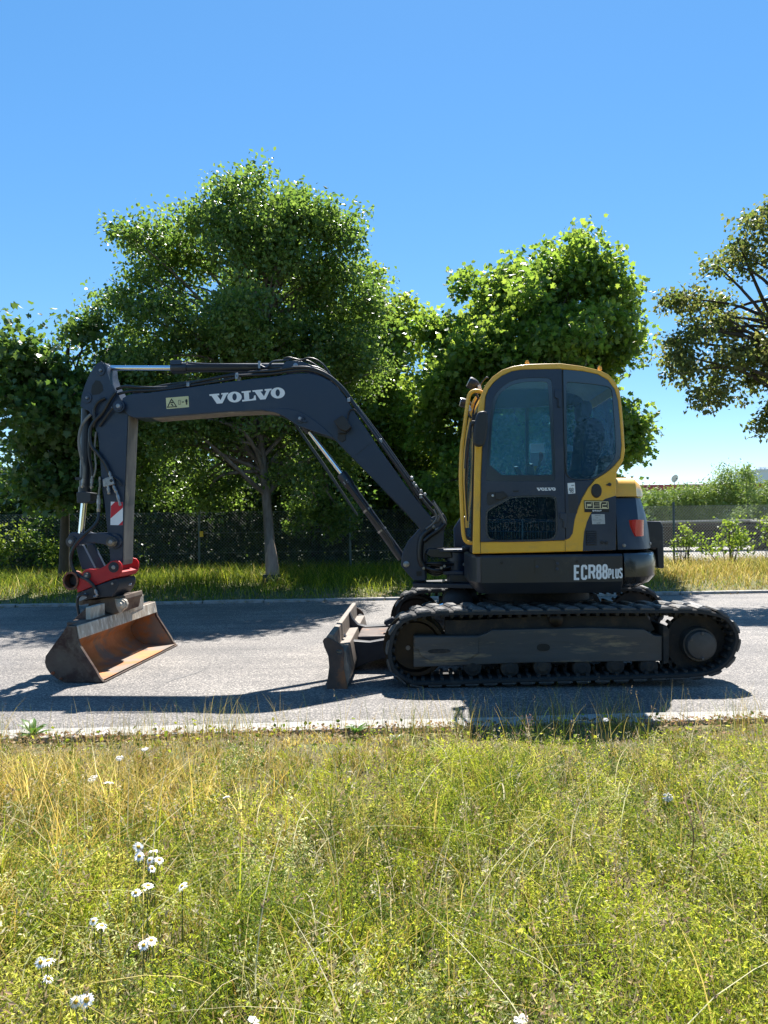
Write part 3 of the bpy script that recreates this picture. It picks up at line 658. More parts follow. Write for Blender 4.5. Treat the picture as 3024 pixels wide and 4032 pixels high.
# tail light follows the rounded corner
tl = Z4((1362,1194),(1400,1190),(1466,1195),(1474,1250),(1474,1306),(1440,1312),(1392,1312),(1374,1262))
mb = MB()
def corner(px):                       # lateral position of the cover at this column
    best = None
    for k in range(60):
        lat = SL+.02+k*.01; x, _ = side(px, 2080, lat)
        hull = rear2(.045, xe)[:8]
        for (xa, ya), (xb, yb) in zip(hull, hull[1:]):
            if ya <= lat <= yb+1e-6 and yb > ya:
                xx = xa+(xb-xa)*(lat-ya)/(yb-ya)
                if best is None or abs(xx-x) < best[0]: best = (abs(xx-x), lat)
    return best[1]
cols = [(1362,1194,1240),(1375,1192,1280),(1392,1191,1312),(1420,1191,1312),(1445,1193,1311),(1462,1195,1308)]
fr_, bk = [], []
for cx_, ya, yb in cols:
    px = 1750+cx_*.5425; lat = corner(px)-.008
    for y in (ya, yb): fr_.append(S3(px, 1400+y*.5425, lat)); 
n = len(cols); V = fr_+[(x-.03, y+.03, z) for x, y, z in fr_]
f = [(2*i, 2*i+1, 2*i+3, 2*i+2) for i in range(n-1)]+[(2*n+2*i, 2*n+2*i+2, 2*n+2*i+3, 2*n+2*i+1) for i in range(n-1)]
f += [(2*i, 2*i+2, 2*n+2*i+2, 2*n+2*i) for i in range(n-1)]+[(2*i+1, 2*n+2*i+1, 2*n+2*i+3, 2*i+3) for i in range(n-1)]+[(0, 2*n, 2*n+1, 1), (2*n-2, 2*n-1, 4*n-1, 4*n-2)]
mb.add(V, f); build('tail_light', mb, M['lens_red'], EX, smooth=40)
# black rear bracket box
plate('rear_bracket', Z4((1455,1200),(1570,1203),(1590,1245),(1597,1545),(1550,1545),(1540,1400),(1455,1400)), -.30, .62, M['slate_low'], EX, bevel=.012)
# body printing and small marks on the skirt
mb = MB()
for ch, x0, y0, x1, y1, w in [('E',363,1243,448,1440,15),('C',456,1240,540,1438,15),('R',552,1238,648,1434,15),('8',652,1234,728,1430,14),('8',732,1231,808,1426,14),
                              ('P',812,1290,858,1424,9),('L',864,1288,902,1421,9),('U',905,1284,950,1419,9),('S',954,1280,1000,1416,9)]:
    b = ZB((x0, y0), (x1, y1)); stroke_mesh(mb, glyph(ch, *b[0], *b[1], w*.3014), w*.3014, SL, .00012)
build('model_lettering', mb, M['white'], skirt, smooth=0)
for q, r in ((Z7((1175,598))[0], .013), (Z4((960,1493))[0], .012)):
    x, z = side(*q, SL); mb = MB(); mb.rings((x, SL-.003, z), [(0, r*.7), (.001, r), (.006, r)], 16); build('screw', mb, M['black_print'], skirt)
mb = MB(); stroke_mesh(mb, [(Z4((655,1582),(655,1490),(665,1480),(790,1480),(803,1492),(803,1575)), 0)], .9, SL, .0005); build('hatch_outline', mb, M['black_print'], skirt, smooth=0)
for q in Z4((820,1510), (818,1550), (672,1535)): bolt(q, SL, .012, M['slate'], skirt, 'screw', h=.006, head=False)
# dent scrapes on the counterweight
for pts in (((100,1560),(112,1470),(135,1440),(240,1425),(270,1440),(225,1520),(150,1555)),): pass

# ================= swing post and its pins
post_px = Z3((1450,1228),(1490,1205),(1560,1185),(1568,1300),(1560,1430),(1440,1445),(1425,1480),(1425,1560),(1430,1672),(1345,1670),(1290,1610),(1250,1560),(1256,1500),(1270,1445),(1300,1390),(1390,1290))
for la in (-.10, .20): pst = plate('swing_post', post_px, la, la+.045, M['slate'], EX, trace=-.10, bevel=.006)
plate('post_web', Z3((1300,1480),(1440,1470),(1440,1660),(1350,1660),(1275,1560)), -.055, .20, M['block'], EX, trace=-.1)
for q, r in ((Z7((138,613))[0], .030), (Z7((425,205))[0], .024)): bolt(q, -.10, r, M['zinc'], EX, 'pivot_pin', h=.012, head=False)
plate('step_pad', Z7((247,690),(303,686),(305,740),(250,742)), -.108, -.09, M['black_print'], EX, trace=-.1, smooth=0)
# vertical kingpin with upper and lower brackets
x0, z0 = side(*Z7((690,805))[0], 0); _, z1 = side(*Z7((690,480))[0], 0)
mb = MB(); mb.rings((x0, 0, z0), [(0, .095), (z1-z0-.08, .095), (z1-z0-.08, .115), (z1-z0, .115), (z1-z0, .06), (z1-z0+.02, .05)], 28, 'z'); build('kingpin', mb, M['slate'], EX, smooth=30)
for ya, yb in ((450, 478), (685, 725)):
    za = side(*Z7((600,ya))[0], -.1)[1]; zb_ = side(*Z7((600,yb))[0], -.1)[1]; xa = side(*Z7((500 if ya < 500 else 540, ya))[0], -.1)[0]
    mb = MB(); mb.plan([(xa, -.14), (x0+.05, -.15), (x0+.14, -.06), (x0+.25, -.1), (x0+.25, .2), (x0+.05, .18), (xa, .16)], zb_, za); build('swing_bracket', mb, M['slate'], EX, bevel=.006)
plate('upper_lug', Z7((385,440),(560,445),(620,470),(640,540),(560,545),(400,535),(350,500)), -.12, .12, M['slate_low'], EX, bevel=.008)
plate('lower_housing', Z7((605,725),(735,725),(800,740),(830,830),(740,815),(605,805)), -.14, .2, M['slate_low'], EX, bevel=.008)
mb = MB(); x, z = side(*Z7((690,740))[0], 0)
loft(mb, [[(x-.10, -.30, zb-.01), (x+.25, -.34, zb-.01), (x+.25, .40, zb-.01), (x-.10, .34, zb-.01)], [(x-.45, -.12, zb-.015), (x+.25, -.34, zb-.03), (x+.25, .40, zb-.03), (x-.45, .12, zb-.015)]])
mb2 = MB(); mb2.plan([(x-.42, -.14), (x+.30, -.36), (x+.30, .42), (x-.42, .14)], zb-.02, zb+.02); build('swing_foot', mb2, M['block'], EX, bevel=.006)
random.seed(3)
for k in range(9):        # tangle of hoses between post and body
    a = Z7((345+random.random()*30, 600+random.random()*90))[0]; b = Z7((600+random.random()*60, 590+random.random()*90))[0]; m1 = Z7((470, 560+random.random()*190))[0]
    hose('hose', [(*a, -.12+.03*k), (*m1, -.16+.03*k), (*b, -.12+.03*k)], .014, M['hose'], EX)
for q in Z7((552,632), (518,652), (545,790), (765,615), (325,655)): bolt(q, -.17, .014, M['zinc'], EX, 'hose_fitting', h=.03)
hose('hose', zl(Z7, [(420,215),(330,290),(295,380),(290,560),(340,650)], -.115), .030, M['hose'], EX)
hose('hose', zl(Z7, [(560,170),(500,230),(400,300),(330,360)], -.125), .022, M['hose'], EX)
hose('hose', zl(Z7, [(400,130),(470,150),(520,60)], -.10), .012, M['hose_pale'], EX)
hose('hose', zl(Z7, [(350,230),(430,170),(470,100),(440,10)], -.14), .010, M['hose_pale'], EX)
hose('hose', zl(Z7, [(450,240),(520,210),(560,180),(500,60),(430,-60)], -.13), .012, M['hose_pale'], EX)
hose('hose', zl(Z7, [(560,190),(555,120),(500,40),(420,-80)], -.08), .016, M['hose'], EX)

# ================= boom
BN, BF = -.11, .17
boom_px = [(482,1600),(478,1585),(482,1568),(500,1556),(524,1550),(588,1546),(744,1526),(1000,1490),(1063,1484),(1130,1474),(1180,1469),(1225,1470),(1262,1480),(1298,1498),(1330,1526),(1358,1560),(1388,1608),(1470,1733),(1551,1847),(1632,1955),(1703,2042),(1700,2090),(1675,2110),(1655,2085),(1600,2020),(1334,1749),(1320,1733),(1301,1720),(1236,1697),(1193,1683),(1168,1670),(1145,1655),(1117,1636),(1085,1620),(1036,1616),(900,1621),(700,1637),(600,1645),(533,1646),(512,1640),(496,1628)]
boom = plate('boom', boom_px, BN, BF, M['slate'], EX, bevel=.008)
plate('belly_plate', [(598,1642),(900,1618),(1036,1613),(1085,1617),(1084,1622),(1036,1618),(900,1624),(600,1648)], BN+.012, BF-.012, M['arm_face'], boom, trace=BN)
wing = Z3((240,434),(330,425),(430,424),(500,440),(560,465),(620,505),(690,560),(760,632),(745,630),(620,588),(545,560),(500,545),(460,515),(400,478),(340,452))
for la, lb in ((BN-.014, BN+.002), (BF-.002, BF+.014)): plate('cylinder_wing', wing, la, lb, M['slate'], boom, trace=BN, bevel=.004)
mb = MB(); stroke_mesh(mb, [(Z3((918,765),(980,715),(1045,662)), 0)], 1.2, BN, .0015); build('weld_seam', mb, M['slate_low'], boom, smooth=0)
mb = MB(); stroke_mesh(mb, [(Z3((300,440),(420,430),(500,445),(580,480),(680,555),(775,645),(1000,880),(1380,1280)), 0)], 1.0, BN, .001); build('weld_seam', mb, M['slate_low'], boom, smooth=0)
serif_word('maker_lettering', lambda p: ZV(p)[0], BN, M['white'], boom)
# pivot at arm, cylinder pin on boom
def pin(q, lat, r, parent, mat='slate', name='pivot_pin', h=.03, arms=True):
    x, z = side(*q, lat); mb = MB(); mb.rings((x, lat-h, z), [(0, r*.62), (.004, r*.70), (.004, r*.75), (h*.5, r*.78), (h*.5, r), (h, r)], 26)
    o = build(name, mb, M[mat], parent, smooth=30)
    mb = MB(); mb.rings((x, lat-h-.004, z), [(0, r*.30), (.006, r*.42)], 18); build('pin_cap', mb, M['zinc'], parent)
    return o
pin(Z1((500,480))[0], BN, .058, boom, name='arm_pin'); pin(Z3((520,495))[0], BN-.014, .042, boom, name='cylinder_pin')
mb = MB(); mb.obox(S3(*Z3((545,512))[0], BN-.03), (.028, 0, -.006), (0, .006, 0), (.002, 0, .008)); mb.obox(S3(*Z3((492,482))[0], BN-.03), (.012, 0, .008), (0, .006, 0), (.004, 0, .008)); build('pin_keeper', mb, M['slate'], boom)
# work lamp on the boom
lm = plate('boom_lamp', Z3((765,515),(830,472),(862,500),(893,560),(858,590),(815,575),(790,548)), BN-.11, BN-.02, M['black_plastic'], boom, trace=BN-.06, bevel=.006)
plate('lamp_bracket', Z3((785,545),(800,600),(850,600),(870,580),(835,560)), BN-.05, BN, M['block'], boom, trace=BN-.03)
plate('lamp_foot', Z3((795,590),(848,595),(850,650),(820,665),(790,640)), BN-.012, BN, M['black_plastic'], boom, trace=BN, bevel=.003)
# warning decal
def flat(name, pts, lat, mat, parent, up=.0012): return plate(name, pts, lat-up, lat+.002, M[mat], parent, trace=lat, smooth=0)
wd = flat('warning_decal', ZW((155,318),(1195,232),(1212,250),(1238,735),(1222,748),(215,835),(190,820)), BN, 'warn_yellow', boom)
mb = MB(); stroke_mesh(mb, [(ZW((415,375),(650,722),(235,752)), 1)], 1.7, BN-.0015, .0002)
stroke_mesh(mb, [(ZW((375,545),(490,530)), 0)], 2.2, BN-.0018, .0003); stroke_mesh(mb, [(ZW((395,630),(440,625),(490,690)), 0)], 2.0, BN-.0018, .0003)
stroke_mesh(mb, [(ZW((895,512),(1000,505)), 0)], 1.6, BN-.0018, .0003); stroke_mesh(mb, [(ZW((1110,400),(1120,520)), 0)], 4.2, BN-.0018, .0002); stroke_mesh(mb, [(ZW((1110,365),(1112,395)), 0)], 1.6, BN-.0018, .0004)
stroke_mesh(mb, [(ZW((1105,515),(1110,630)), 0), (ZW((1138,515),(1142,630)), 0)], 1.1, BN-.0018, .0004)
build('warning_symbol', mb, M['black_print'], boom, smooth=0)
mb = MB(); stroke_mesh(mb, [(ZW((740,430),(825,425),(835,618),(755,625)), 1)], .8, BN-.0018, .0002); build('warning_frame', mb, M['arm_face'], boom, smooth=0)

# boom cylinder and its pale guard strip behind
bc_a = S3(*Z3((520,495))[0], .03); bc_b = S3(*Z3((1245,1520))[0], .03)
v0 = Vector(S3(*Z3((585,592))[0], .03)); v1 = Vector(S3(*Z3((818,893))[0], .03)); v2 = Vector(S3(*Z3((1258,1508))[0], .03)); dr = (v2-v1).normalized()
mb = MB(); mb.tube([v1, v1+dr*.02, v1+dr*.14, v1+dr*.141, v1+dr*.2, v2], [.045, .052, .052, .043, .042, .043], 22)
bcyl = build('boom_cylinder', mb, M['slate_low'], EX, smooth=35)
mb = MB(); mb.tube([v0-dr*.16, v1], .023, 18); build('rod', mb, M['chrome'], bcyl, smooth=40)
mb = MB(); mb.tube([v0-dr*.12, v0-dr*.0], .036, 18); build('rod_eye', mb, M['block'], bcyl, smooth=40)
for s in (.42, .66): mb = MB(); p = v1.lerp(v2, s); mb.tube([p, p+dr*.02], .048, 20); build('clamp', mb, M['zinc'], bcyl)
hose('pipe', [(*Z3((860,960))[0], -.05), (*Z3((1050,1210))[0], -.05), (*Z3((1160,1350))[0], -.05), (*Z3((1200,1420))[0], -.05)], .011, M['hose'], bcyl)
for q in Z3((858,942), (866,957), (838,957), (845,968)): bolt(q, -.022, .007, M['zinc'], bcyl, 'screw', h=.006, head=False)
g0 = Z3((470,530),(488,528),(700,830),(930,1180),(935,1200),(915,1180),(680,840)); plate('rod_guard', g0, .12, .20, M['slate_low'], bcyl, trace=.12)

# arm cylinder on top of the boom
a0 = Vector(S3(*Z1((420,151))[0], .03)); a1 = Vector(S3(*Z1((950,152))[0], .03)); a2 = Vector(S3(*Z3((425,124))[0], .03)); da = (a2-a1).normalized()
mb = MB(); mb.tube([a1, a1+da*.015, a1+da*.155, a1+da*.156, a2], [.046, .056, .056, .043, .043], 22); acyl = build('arm_cylinder', mb, M['slate_low'], EX, smooth=35)
mb = MB(); mb.tube([a0-da*.05, a1], .026, 18); build('rod', mb, M['chrome'], acyl, smooth=40)
mb = MB(); mb.tube([a0-da*.10, a0-da*.0], .040, 18); build('rod_eye', mb, M['slate'], acyl, smooth=40)
mb = MB(); c = a1+da*.06; mb.obox(c+Vector((0, -.03, .045)), (.055, 0, 0), (0, .03, 0), (0, 0, .022)); build('port_block', mb, M['slate'], acyl, bevel=.004)
hose('pipe', [(*Z1((1080,105))[0], -.03), (*Z1((1250,118))[0], -.04), (*Z1((1650,122))[0], -.04), (*Z3((220,105))[0], -.04), (*Z3((270,125))[0], -.04), (*Z3((320,82))[0], -.04), (*Z3((400,72))[0], -.04), (*Z3((470,55))[0], -.04)], .010, M['slate'], acyl)
for q in (Z3((225,105))[0],): mb = MB(); mb.obox(S3(*q, -.03), (.010, 0, 0), (0, .02, 0), (0, 0, .035)); build('clamp', mb, M['zinc'], acyl)
brk = Z3((398,95),(420,76),(470,72),(530,78),(600,105),(700,170),(770,235),(700,200),(600,150),(520,130),(400,150))
for la in (-.07, .09): bk_ = plate('cylinder_bracket', brk, la, la+.022, M['slate'], boom, trace=-.07, bevel=.004)
bolt(Z3((487,108))[0], -.07, .022, M['zinc'], boom, 'bracket_pin', h=.01, head=False)
# hoses over the boom
hs_ = [
 [(Z1((480,330))[0], -.05), (Z1((560,310))[0], -.06), (Z1((680,320))[0], -.06), (Z1((900,320))[0], -.05), (Z1((1100,285))[0], -.06), (Z1((1400,225))[0], -.05), (Z1((1650,200))[0], -.05), (Z3((150,160))[0], -.05), (Z3((330,145))[0], -.09), (Z3((480,125))[0], -.10), (Z3((600,130))[0], -.10), (Z3((720,180))[0], -.09), (Z3((830,275))[0], -.08), (Z3((920,400))[0], -.08), (Z3((1100,650))[0], -.08), (Z3((1300,930))[0], -.08), (Z3((1420,1100))[0], -.08), (Z3((1500,1190))[0], -.09)],
 [(Z1((470,380))[0], -.07), (Z1((600,350))[0], -.07), (Z1((850,340))[0], -.07), (Z1((1100,305))[0], -.08), (Z1((1500,240))[0], -.08), (Z3((60,185))[0], -.08), (Z3((300,172))[0], -.09), (Z3((480,145))[0], -.10), (Z3((620,150))[0], -.10), (Z3((760,220))[0], -.095), (Z3((880,360))[0], -.09), (Z3((1080,640))[0], -.09), (Z3((1280,930))[0], -.09), (Z3((1400,1120))[0], -.09)],
 [(Z1((620,370))[0], 0), (Z1((900,300))[0], 0), (Z1((1200,262))[0], 0), (Z1((1500,200))[0], 0), (Z3((100,170))[0], 0), (Z3((400,150))[0], 0), (Z3((600,118))[0], 0), (Z3((740,190))[0], 0), (Z3((900,370))[0], 0), (Z3((1110,640))[0], 0), (Z3((1330,950))[0], 0), (Z3((1480,1130))[0], 0)],
 [(Z3((400,62))[0], -.03), (Z3((440,52))[0], -.04), (Z3((520,70))[0], -.04), (Z3((580,56))[0], -.04), (Z3((640,70))[0], -.04), (Z3((700,120))[0], -.04), (Z3((750,200))[0], -.04)],
 [(Z3((520,72))[0], .03), (Z3((580,78))[0], .03), (Z3((660,130))[0], .03), (Z3((740,210))[0], .03), (Z3((830,330))[0], .03)],
 [(Z3((860,500))[0], BN-.02), (Z3((872,450))[0], BN-.02), (Z3((900,425))[0], BN-.02), (Z3((950,470))[0], BN-.01), (Z3((1100,670))[0], BN-.01), (Z3((1380,1060))[0], BN-.01)],
]
for i, h in enumerate(hs_): hose('hose', [(*q, la) for q, la in h], (.016, .014, .015, .010, .010, .008)[i], M['hose'], boom)
for q in (Z1((1105,300))[0], Z1((1520,235))[0], Z3((70,185))[0], Z3((875,365))[0], Z3((1105,660))[0], Z3((1330,930))[0], Z3((1395,1060))[0]):
    mb = MB(); mb.obox(S3(*q, -.06), (.014, 0, 0), (0, .055, 0), (0, 0, .020)); build('hose_clamp', mb, M['zinc'], boom, bevel=.003)
for q in Z3((1330,930), (1345,965), (1360,985), (1395,1020), (1425,1045)): bolt(q, -.11, .016, M['zinc'], boom, 'hose_fitting', h=.04)

# ================= arm (stick)
AN, AF = -.095, .155
head = Z1((345,92),(375,105),(395,130),(402,200),(430,285),(470,350),(500,400),(540,450),(560,500),(575,560),(560,900),(545,1250))+Z2((880,200),(870,500),(864,800),(850,850),(745,850),(738,760),(700,400),(680,200),(650,0))+Z1((365,1353),(340,980),(322,760),(302,690),(285,620),(262,560),(240,520),(195,500),(168,480),(178,390),(205,300),(250,195),(300,118))
head = [p for p in head]
armh = Z1((300,255),(335,262),(358,300),(365,345),(330,375),(268,385),(260,350),(268,300))
arm = plate('arm', head, AN, AF, M['slate'], EX, bevel=.007)
x_, z_ = 0, 0
plate('opening', armh, AN-.002, AN+.003, M['black_print'], arm, trace=AN, smooth=0)
# scraped right-hand face: a wear strip fixed on the cab-facing side
mb = MB(); fpts = [(Z1((581,560))[0]), (Z1((566,900))[0]), (Z1((551,1250))[0]), Z2((886,200))[0], Z2((876,500))[0], Z2((870,800))[0], Z2((862,842))[0]]
loft(mb, [[(side(*q, AN)[0]-.003, AN+.006, side(*q, AN)[1]), (side(*q, AN)[0]+.004, AN+.006, side(*q, AN)[1]), (side(*q, AN)[0]+.004, AF-.006, side(*q, AN)[1]), (side(*q, AN)[0]-.003, AF-.006, side(*q, AN)[1])] for q in fpts])
build('wear_strip', mb, M['arm_face'], arm, smooth=0)
for q in Z1((342,172), (228,408)):
    plate('pin_boss', [(q[0]+14*math.cos(a)*1.3, q[1]+16*math.sin(a)*1.3) for a in [k*math.pi/8 for k in range(16)]], AN-.012, AN, M['slate'], arm, trace=AN, bevel=.003)
    bolt(q, AN-.012, .014, M['zinc'], arm)
pin(Z1((500,480))[0], AN-.045, .055, arm, name='arm_pin'); mb = MB(); mb.obox(S3(*Z1((452,490))[0], AN-.03), (.022, 0, .003), (0, .006, 0), (0, 0, .008)); build('pin_keeper', mb, M['zinc'], arm)
# reflective plate on the arm
rp = flat('reflective_plate', Z2((745,196),(870,200),(868,437),(740,435)), AN, 'white', arm)
flat('red_stripe', Z2((746,240),(790,197),(869,201),(868,258),(742,368)), AN-.0015, 'red_print', arm); flat('red_stripe', Z2((824,436),(868,392),(867,436)), AN-.0015, 'red_print', arm)
# hoses and couplings on the arm
hs_ = [
 ([(Z1((470,360))[0], AN-.03), (Z1((430,410))[0], AN-.04), (Z1((360,530))[0], AN-.035), (Z1((280,620))[0], AN-.03), (Z1((250,700))[0], AN-.03), (Z1((260,810))[0], AN-.03), (Z1((320,890))[0], AN-.03), (Z1((380,970))[0], AN-.03), (Z1((415,1050))[0], AN-.03)], .017, 'hose'),
 ([(Z1((380,410))[0], AN-.02), (Z1((320,440))[0], AN-.03), (Z1((285,510))[0], AN-.03), (Z1((292,600))[0], AN-.03), (Z1((275,660))[0], AN-.02)], .015, 'hose'),
 ([(Z1((255,550))[0], AN-.03), (Z1((200,610))[0], AN-.04), (Z1((165,690))[0], AN-.04), (Z1((155,800))[0], AN-.04), (Z1((175,920))[0], AN-.04), (Z1((200,1010))[0], AN-.04), (Z1((195,1100))[0], AN-.04)], .014, 'hose_pale'),
 ([(Z1((270,640))[0], -.05), (Z1((245,750))[0], -.05), (Z1((245,900))[0], -.05), (Z1((270,1050))[0], -.05), (Z1((270,1150))[0], -.05)], .014, 'hose'),
 ([(Z1((300,700))[0], AN-.02), (Z1((290,850))[0], AN-.02), (Z1((300,1000))[0], AN-.02), (Z1((280,1090))[0], AN-.02)], .009, 'hose_pale'),
 ([(Z1((330,1090))[0], AN-.03), (Z1((335,1160))[0], AN-.03), (Z2((628,60))[0], AN-.03), (Z2((622,130))[0], AN-.03)], .010, 'hose_pale'),
 ([(Z2((620,300))[0], AN-.03), (Z2((618,360))[0], AN-.04), (Z2((580,440))[0], AN-.06), (Z2((480,530))[0], AN-.09), (Z2((400,610))[0], AN-.10), (Z2((350,700))[0], AN-.10), (Z2((335,790))[0], AN-.10), (Z2((360,890))[0], AN-.10), (Z2((420,955))[0], AN-.10), (Z2((510,1000))[0], AN-.14), (Z2((570,1060))[0], AN-.14), (Z2((590,1110))[0], AN-.13)], .016, 'hose'),
 ([(Z1((440,1080))[0], AN-.02), (Z1((500,1120))[0], AN-.03), (Z1((510,1160))[0], AN-.03)], .010, 'hose'),
 ([(Z1((520,430))[0], BN-.03), (Z1((440,500))[0], AN-.04), (Z1((380,580))[0], AN-.03), (Z1((330,650))[0], AN-.02)], .012, 'hose'),
]
for h, r, m_ in hs_: hose('hose', [(*q, la) for q, la in h], r, M[m_], arm)
def fit(q0, q1, la, r, parent, mat='zinc'):
    a, b = Vector(S3(*q0, la)), Vector(S3(*q1, la)); d = b-a
    mb = MB(); mb.tube([a, a+d*.2, a+d*.21, a+d*.55, a+d*.56, a+d*.8, a+d*.81, b], [r*.7, r*.7, r, r, r*.75, r*.75, r, r*.8], 8); return build('hose_fitting', mb, M[mat], parent, smooth=30)
for q0, q1, la, r in ((Z2((622,130))[0], Z2((620,300))[0], AN-.035, .021), (Z1((195,1090))[0], Z1((182,1180))[0], AN-.04, .017), (Z1((268,1080))[0], Z1((262,1190))[0], AN-.02, .016),
    (Z1((415,1040))[0], Z1((430,1095))[0], AN-.035, .016), (Z1((405,1165))[0], Z1((415,1235))[0], AN-.035, .018), (Z1((450,1160))[0], Z1((475,1220))[0], AN-.035, .017), (Z1((478,1220))[0], Z1((510,1335))[0], AN-.035, .015),
    (Z1((335,1085))[0], Z1((335,1130))[0], AN-.03, .010)): fit(q0, q1, la, r, arm)
plate('valve_block', Z1((395,1095),(450,1080),(470,1150),(415,1165),(375,1175),(368,1110)), AN-.05, AN-.004, M['zinc'], arm, trace=AN-.02, bevel=.004)
mb = MB(); x, z = side(*Z1((432,1118))[0], AN-.05); mb.rings((x, AN-.06, z), [(0, .012), (.012, .016)], 14); build('valve_knob', mb, M['block'], arm)
# bucket cylinder
c0 = Vector(S3(*Z1((222,520))[0], .03)); c1 = Vector(S3(*Z1((205,1260))[0], .03)); c2 = Vector(S3(*Z2((440,545))[0], .03)); dc = (c1-c0).normalized()
mb = MB(); mb.tube([c0+Vector((0,0,.02)), c1-dc*.10, c1-dc*.099, c1+dc*.03], [.050, .050, .060, .060], 22); kcyl = build('bucket_cylinder', mb, M['slate_low'], EX, smooth=35)
mb = MB(); mb.tube([c1, c2], .030, 18); build('rod', mb, M['chrome'], kcyl, smooth=40)
plate('cylinder_collar', Z2((392,100),(465,92),(540,105),(538,190),(490,213),(395,210)), -.05, .11, M['slate_low'], kcyl, bevel=.006)
plate('eye_bracket', Z1((120,1088),(190,1092),(190,1112),(122,1112)), -.02, .04, M['slate_low'], kcyl)
# rocker link, push link
rock = round_poly(Z2((300,590),(308,540),(335,512),(375,508),(425,526),(500,520),(600,516),(700,520),(750,540),(790,560),(815,600),(800,640),(760,660),(715,648),(650,628),(560,614),(480,618),(430,632),(388,650),(340,655),(308,635)), 1)
for la in (AN-.05, AF+.02): rk = plate('rocker_link', rock, la, la+.03, M['slate'], EX, trace=AN-.05, bevel=.006)
for q in Z2((345,605), (755,608)): pin(q, AN-.05, .052, rk if False else EX, 'zinc' if False else 'steel_worn', h=.035)
mb = MB(); x, z = side(*Z2((790,600))[0], AN); mb.rings((x, AN-.03, z), [(0, .07), (.03, .072)], 26); build('pin_collar', mb, M['slate'], EX, smooth=30)
for la in (AN-.015, AF-.03): plate('push_link', Z2((385,655),(400,640),(455,638),(578,880),(560,900),(450,890),(420,800)), la, la+.05, M['slate'], EX, trace=AN-.015, bevel=.006)
# red quick coupler
cp = Z2((445,960),(452,920),(480,895),(520,885),(570,888),(640,878),(700,842),(745,806),(790,795),(828,805),(852,835),(858,880),(848,930),(818,968),(770,985),(700,1010),(600,1050),(500,1090),(400,1130),(398,1080),(405,1010),(400,975),(425,975))
for la, nm in ((AN-.11, 'coupler_plate'), (AF+.07, 'coupler_plate')): cpl = plate(nm, cp, la, la+.03, M['red'], EX, trace=AN-.11, bevel=.006)
plate('coupler_body', Z2((400,985),(470,960),(800,900),(850,920),(820,968),(600,1050),(400,1125)), AN-.08, AF+.07, M['red'], EX, trace=AN-.11)
mb = MB(); x, z = side(*Z2((345,1005))[0], AN-.1)
for (o, r) in (): pass
nn_ = 32; V = []; prof = [(-.03, .088), (-.03, .068), (.10, .066), (.10, .088)]
for o, r in prof:
    for k in range(nn_):
        a = 2*math.pi*k/nn_; V.append((x+r*math.cos(a)*.85, AN-.1+o, z+r*math.sin(a)))
mb.add(V, [(i*nn_+k, i*nn_+(k+1) % nn_, ((i+1) % 4)*nn_+(k+1) % nn_, ((i+1) % 4)*nn_+k) for i in range(4) for k in range(nn_)])
build('coupler_ring', mb, M['orange_worn'], EX, smooth=30)
mb = MB(); mb.rings((x, AN-.04, z), [(0, .045), (.02, .06), (.1, .06)], 20); build('ring_core', mb, M['block'], EX, smooth=30)
pin(Z2((775,868))[0], AN-.11, .050, EX, 'block', 'coupler_pin', h=.012); pin(Z2((505,955))[0], AN-.11, .036, EX, 'steel_worn', 'coupler_pin', h=.03)
# tiltrotator block and hanger
tb = plate('rotator_block', Z2((400,1135),(600,1055),(800,985),(822,1010),(828,1050),(800,1110),(760,1172),(620,1180),(500,1200),(430,1210),(385,1172)), AN-.12, AF+.08, M['block'], EX, trace=AN-.12, bevel=.01)
pin(Z2((762,1035))[0], AN-.12, .030, tb, 'block', 'block_pin', h=.008)
flat('block_label', Z2((398,1165),(485,1128),(502,1180),(430,1216),(412,1200)), AN-.12, 'grey_print', tb)
fit(Z2((585,1095))[0], Z2((610,1160))[0], AN-.14, .018, tb); fit(Z2((612,1162))[0], Z2((570,1168))[0], AN-.14, .013, tb)
hose('hose', zl(Z2, [(500,1158),(450,1150),(412,1180),(402,1240),(415,1330),(435,1430)], AN-.16), .013, M['hose'], tb)
plate('tilt_hanger', Z2((385,1180),(500,1205),(780,1170),(885,1150),(895,1200),(870,1230),(850,1330),(760,1350),(700,1330),(640,1230),(480,1245),(430,1260),(400,1240)), AN-.02, AF+.20, M['rust_out'], EX, bevel=.01)
plate('hanger_web', Z2((520,1240),(700,1230),(760,1340),(700,1400),(560,1400),(500,1300)), AN+.10, AF+.25, M['block'], EX)
x, z = side(*Z2((845,1250))[0], AN-.06); mb = MB(); mb.rings((x, AN-.09, z), [(0, .020), (.03, .028), (.03, .042), (.05, .045), (.05, .055), (.08, .06)], 10); build('hanger_bolt', mb, M['lip_bar'], EX)
plate('hanger_ear', Z2((780,1190),(850,1195),(880,1250),(868,1320),(830,1340),(800,1280)), AN-.03, AN, M['lip_bar'], EX, bevel=.004)
# far-side coupler details: cross pins in the sun
for q in (((820,1015), (925,1000), .03), ((815,1065), (850,1055), -.05), ((900,1048), (955,1042), .05)):
    a = S3(*Z2(q[0])[0], q[2]); b = S3(*Z2(q[1])[0], q[2]+.03); rod('cross_pin', a, b, .014, M['zinc'], EX, 12)
for q in (Z2((922,1002))[0],): mb = MB(); x, z = side(*q, .1); mb.rings((x, .05, z), [(0, .02), (.03, .026), (.05, .02)], 14); build('grease_cap', mb, M['zinc'], EX)
mb = MB(); x, z = side(*Z2((945,1010))[0], .2); mb.rings((x, .16, z), [(0, .05), (.03, .055)], 24); build('far_bushing', mb, M['block'], EX, smooth=30)

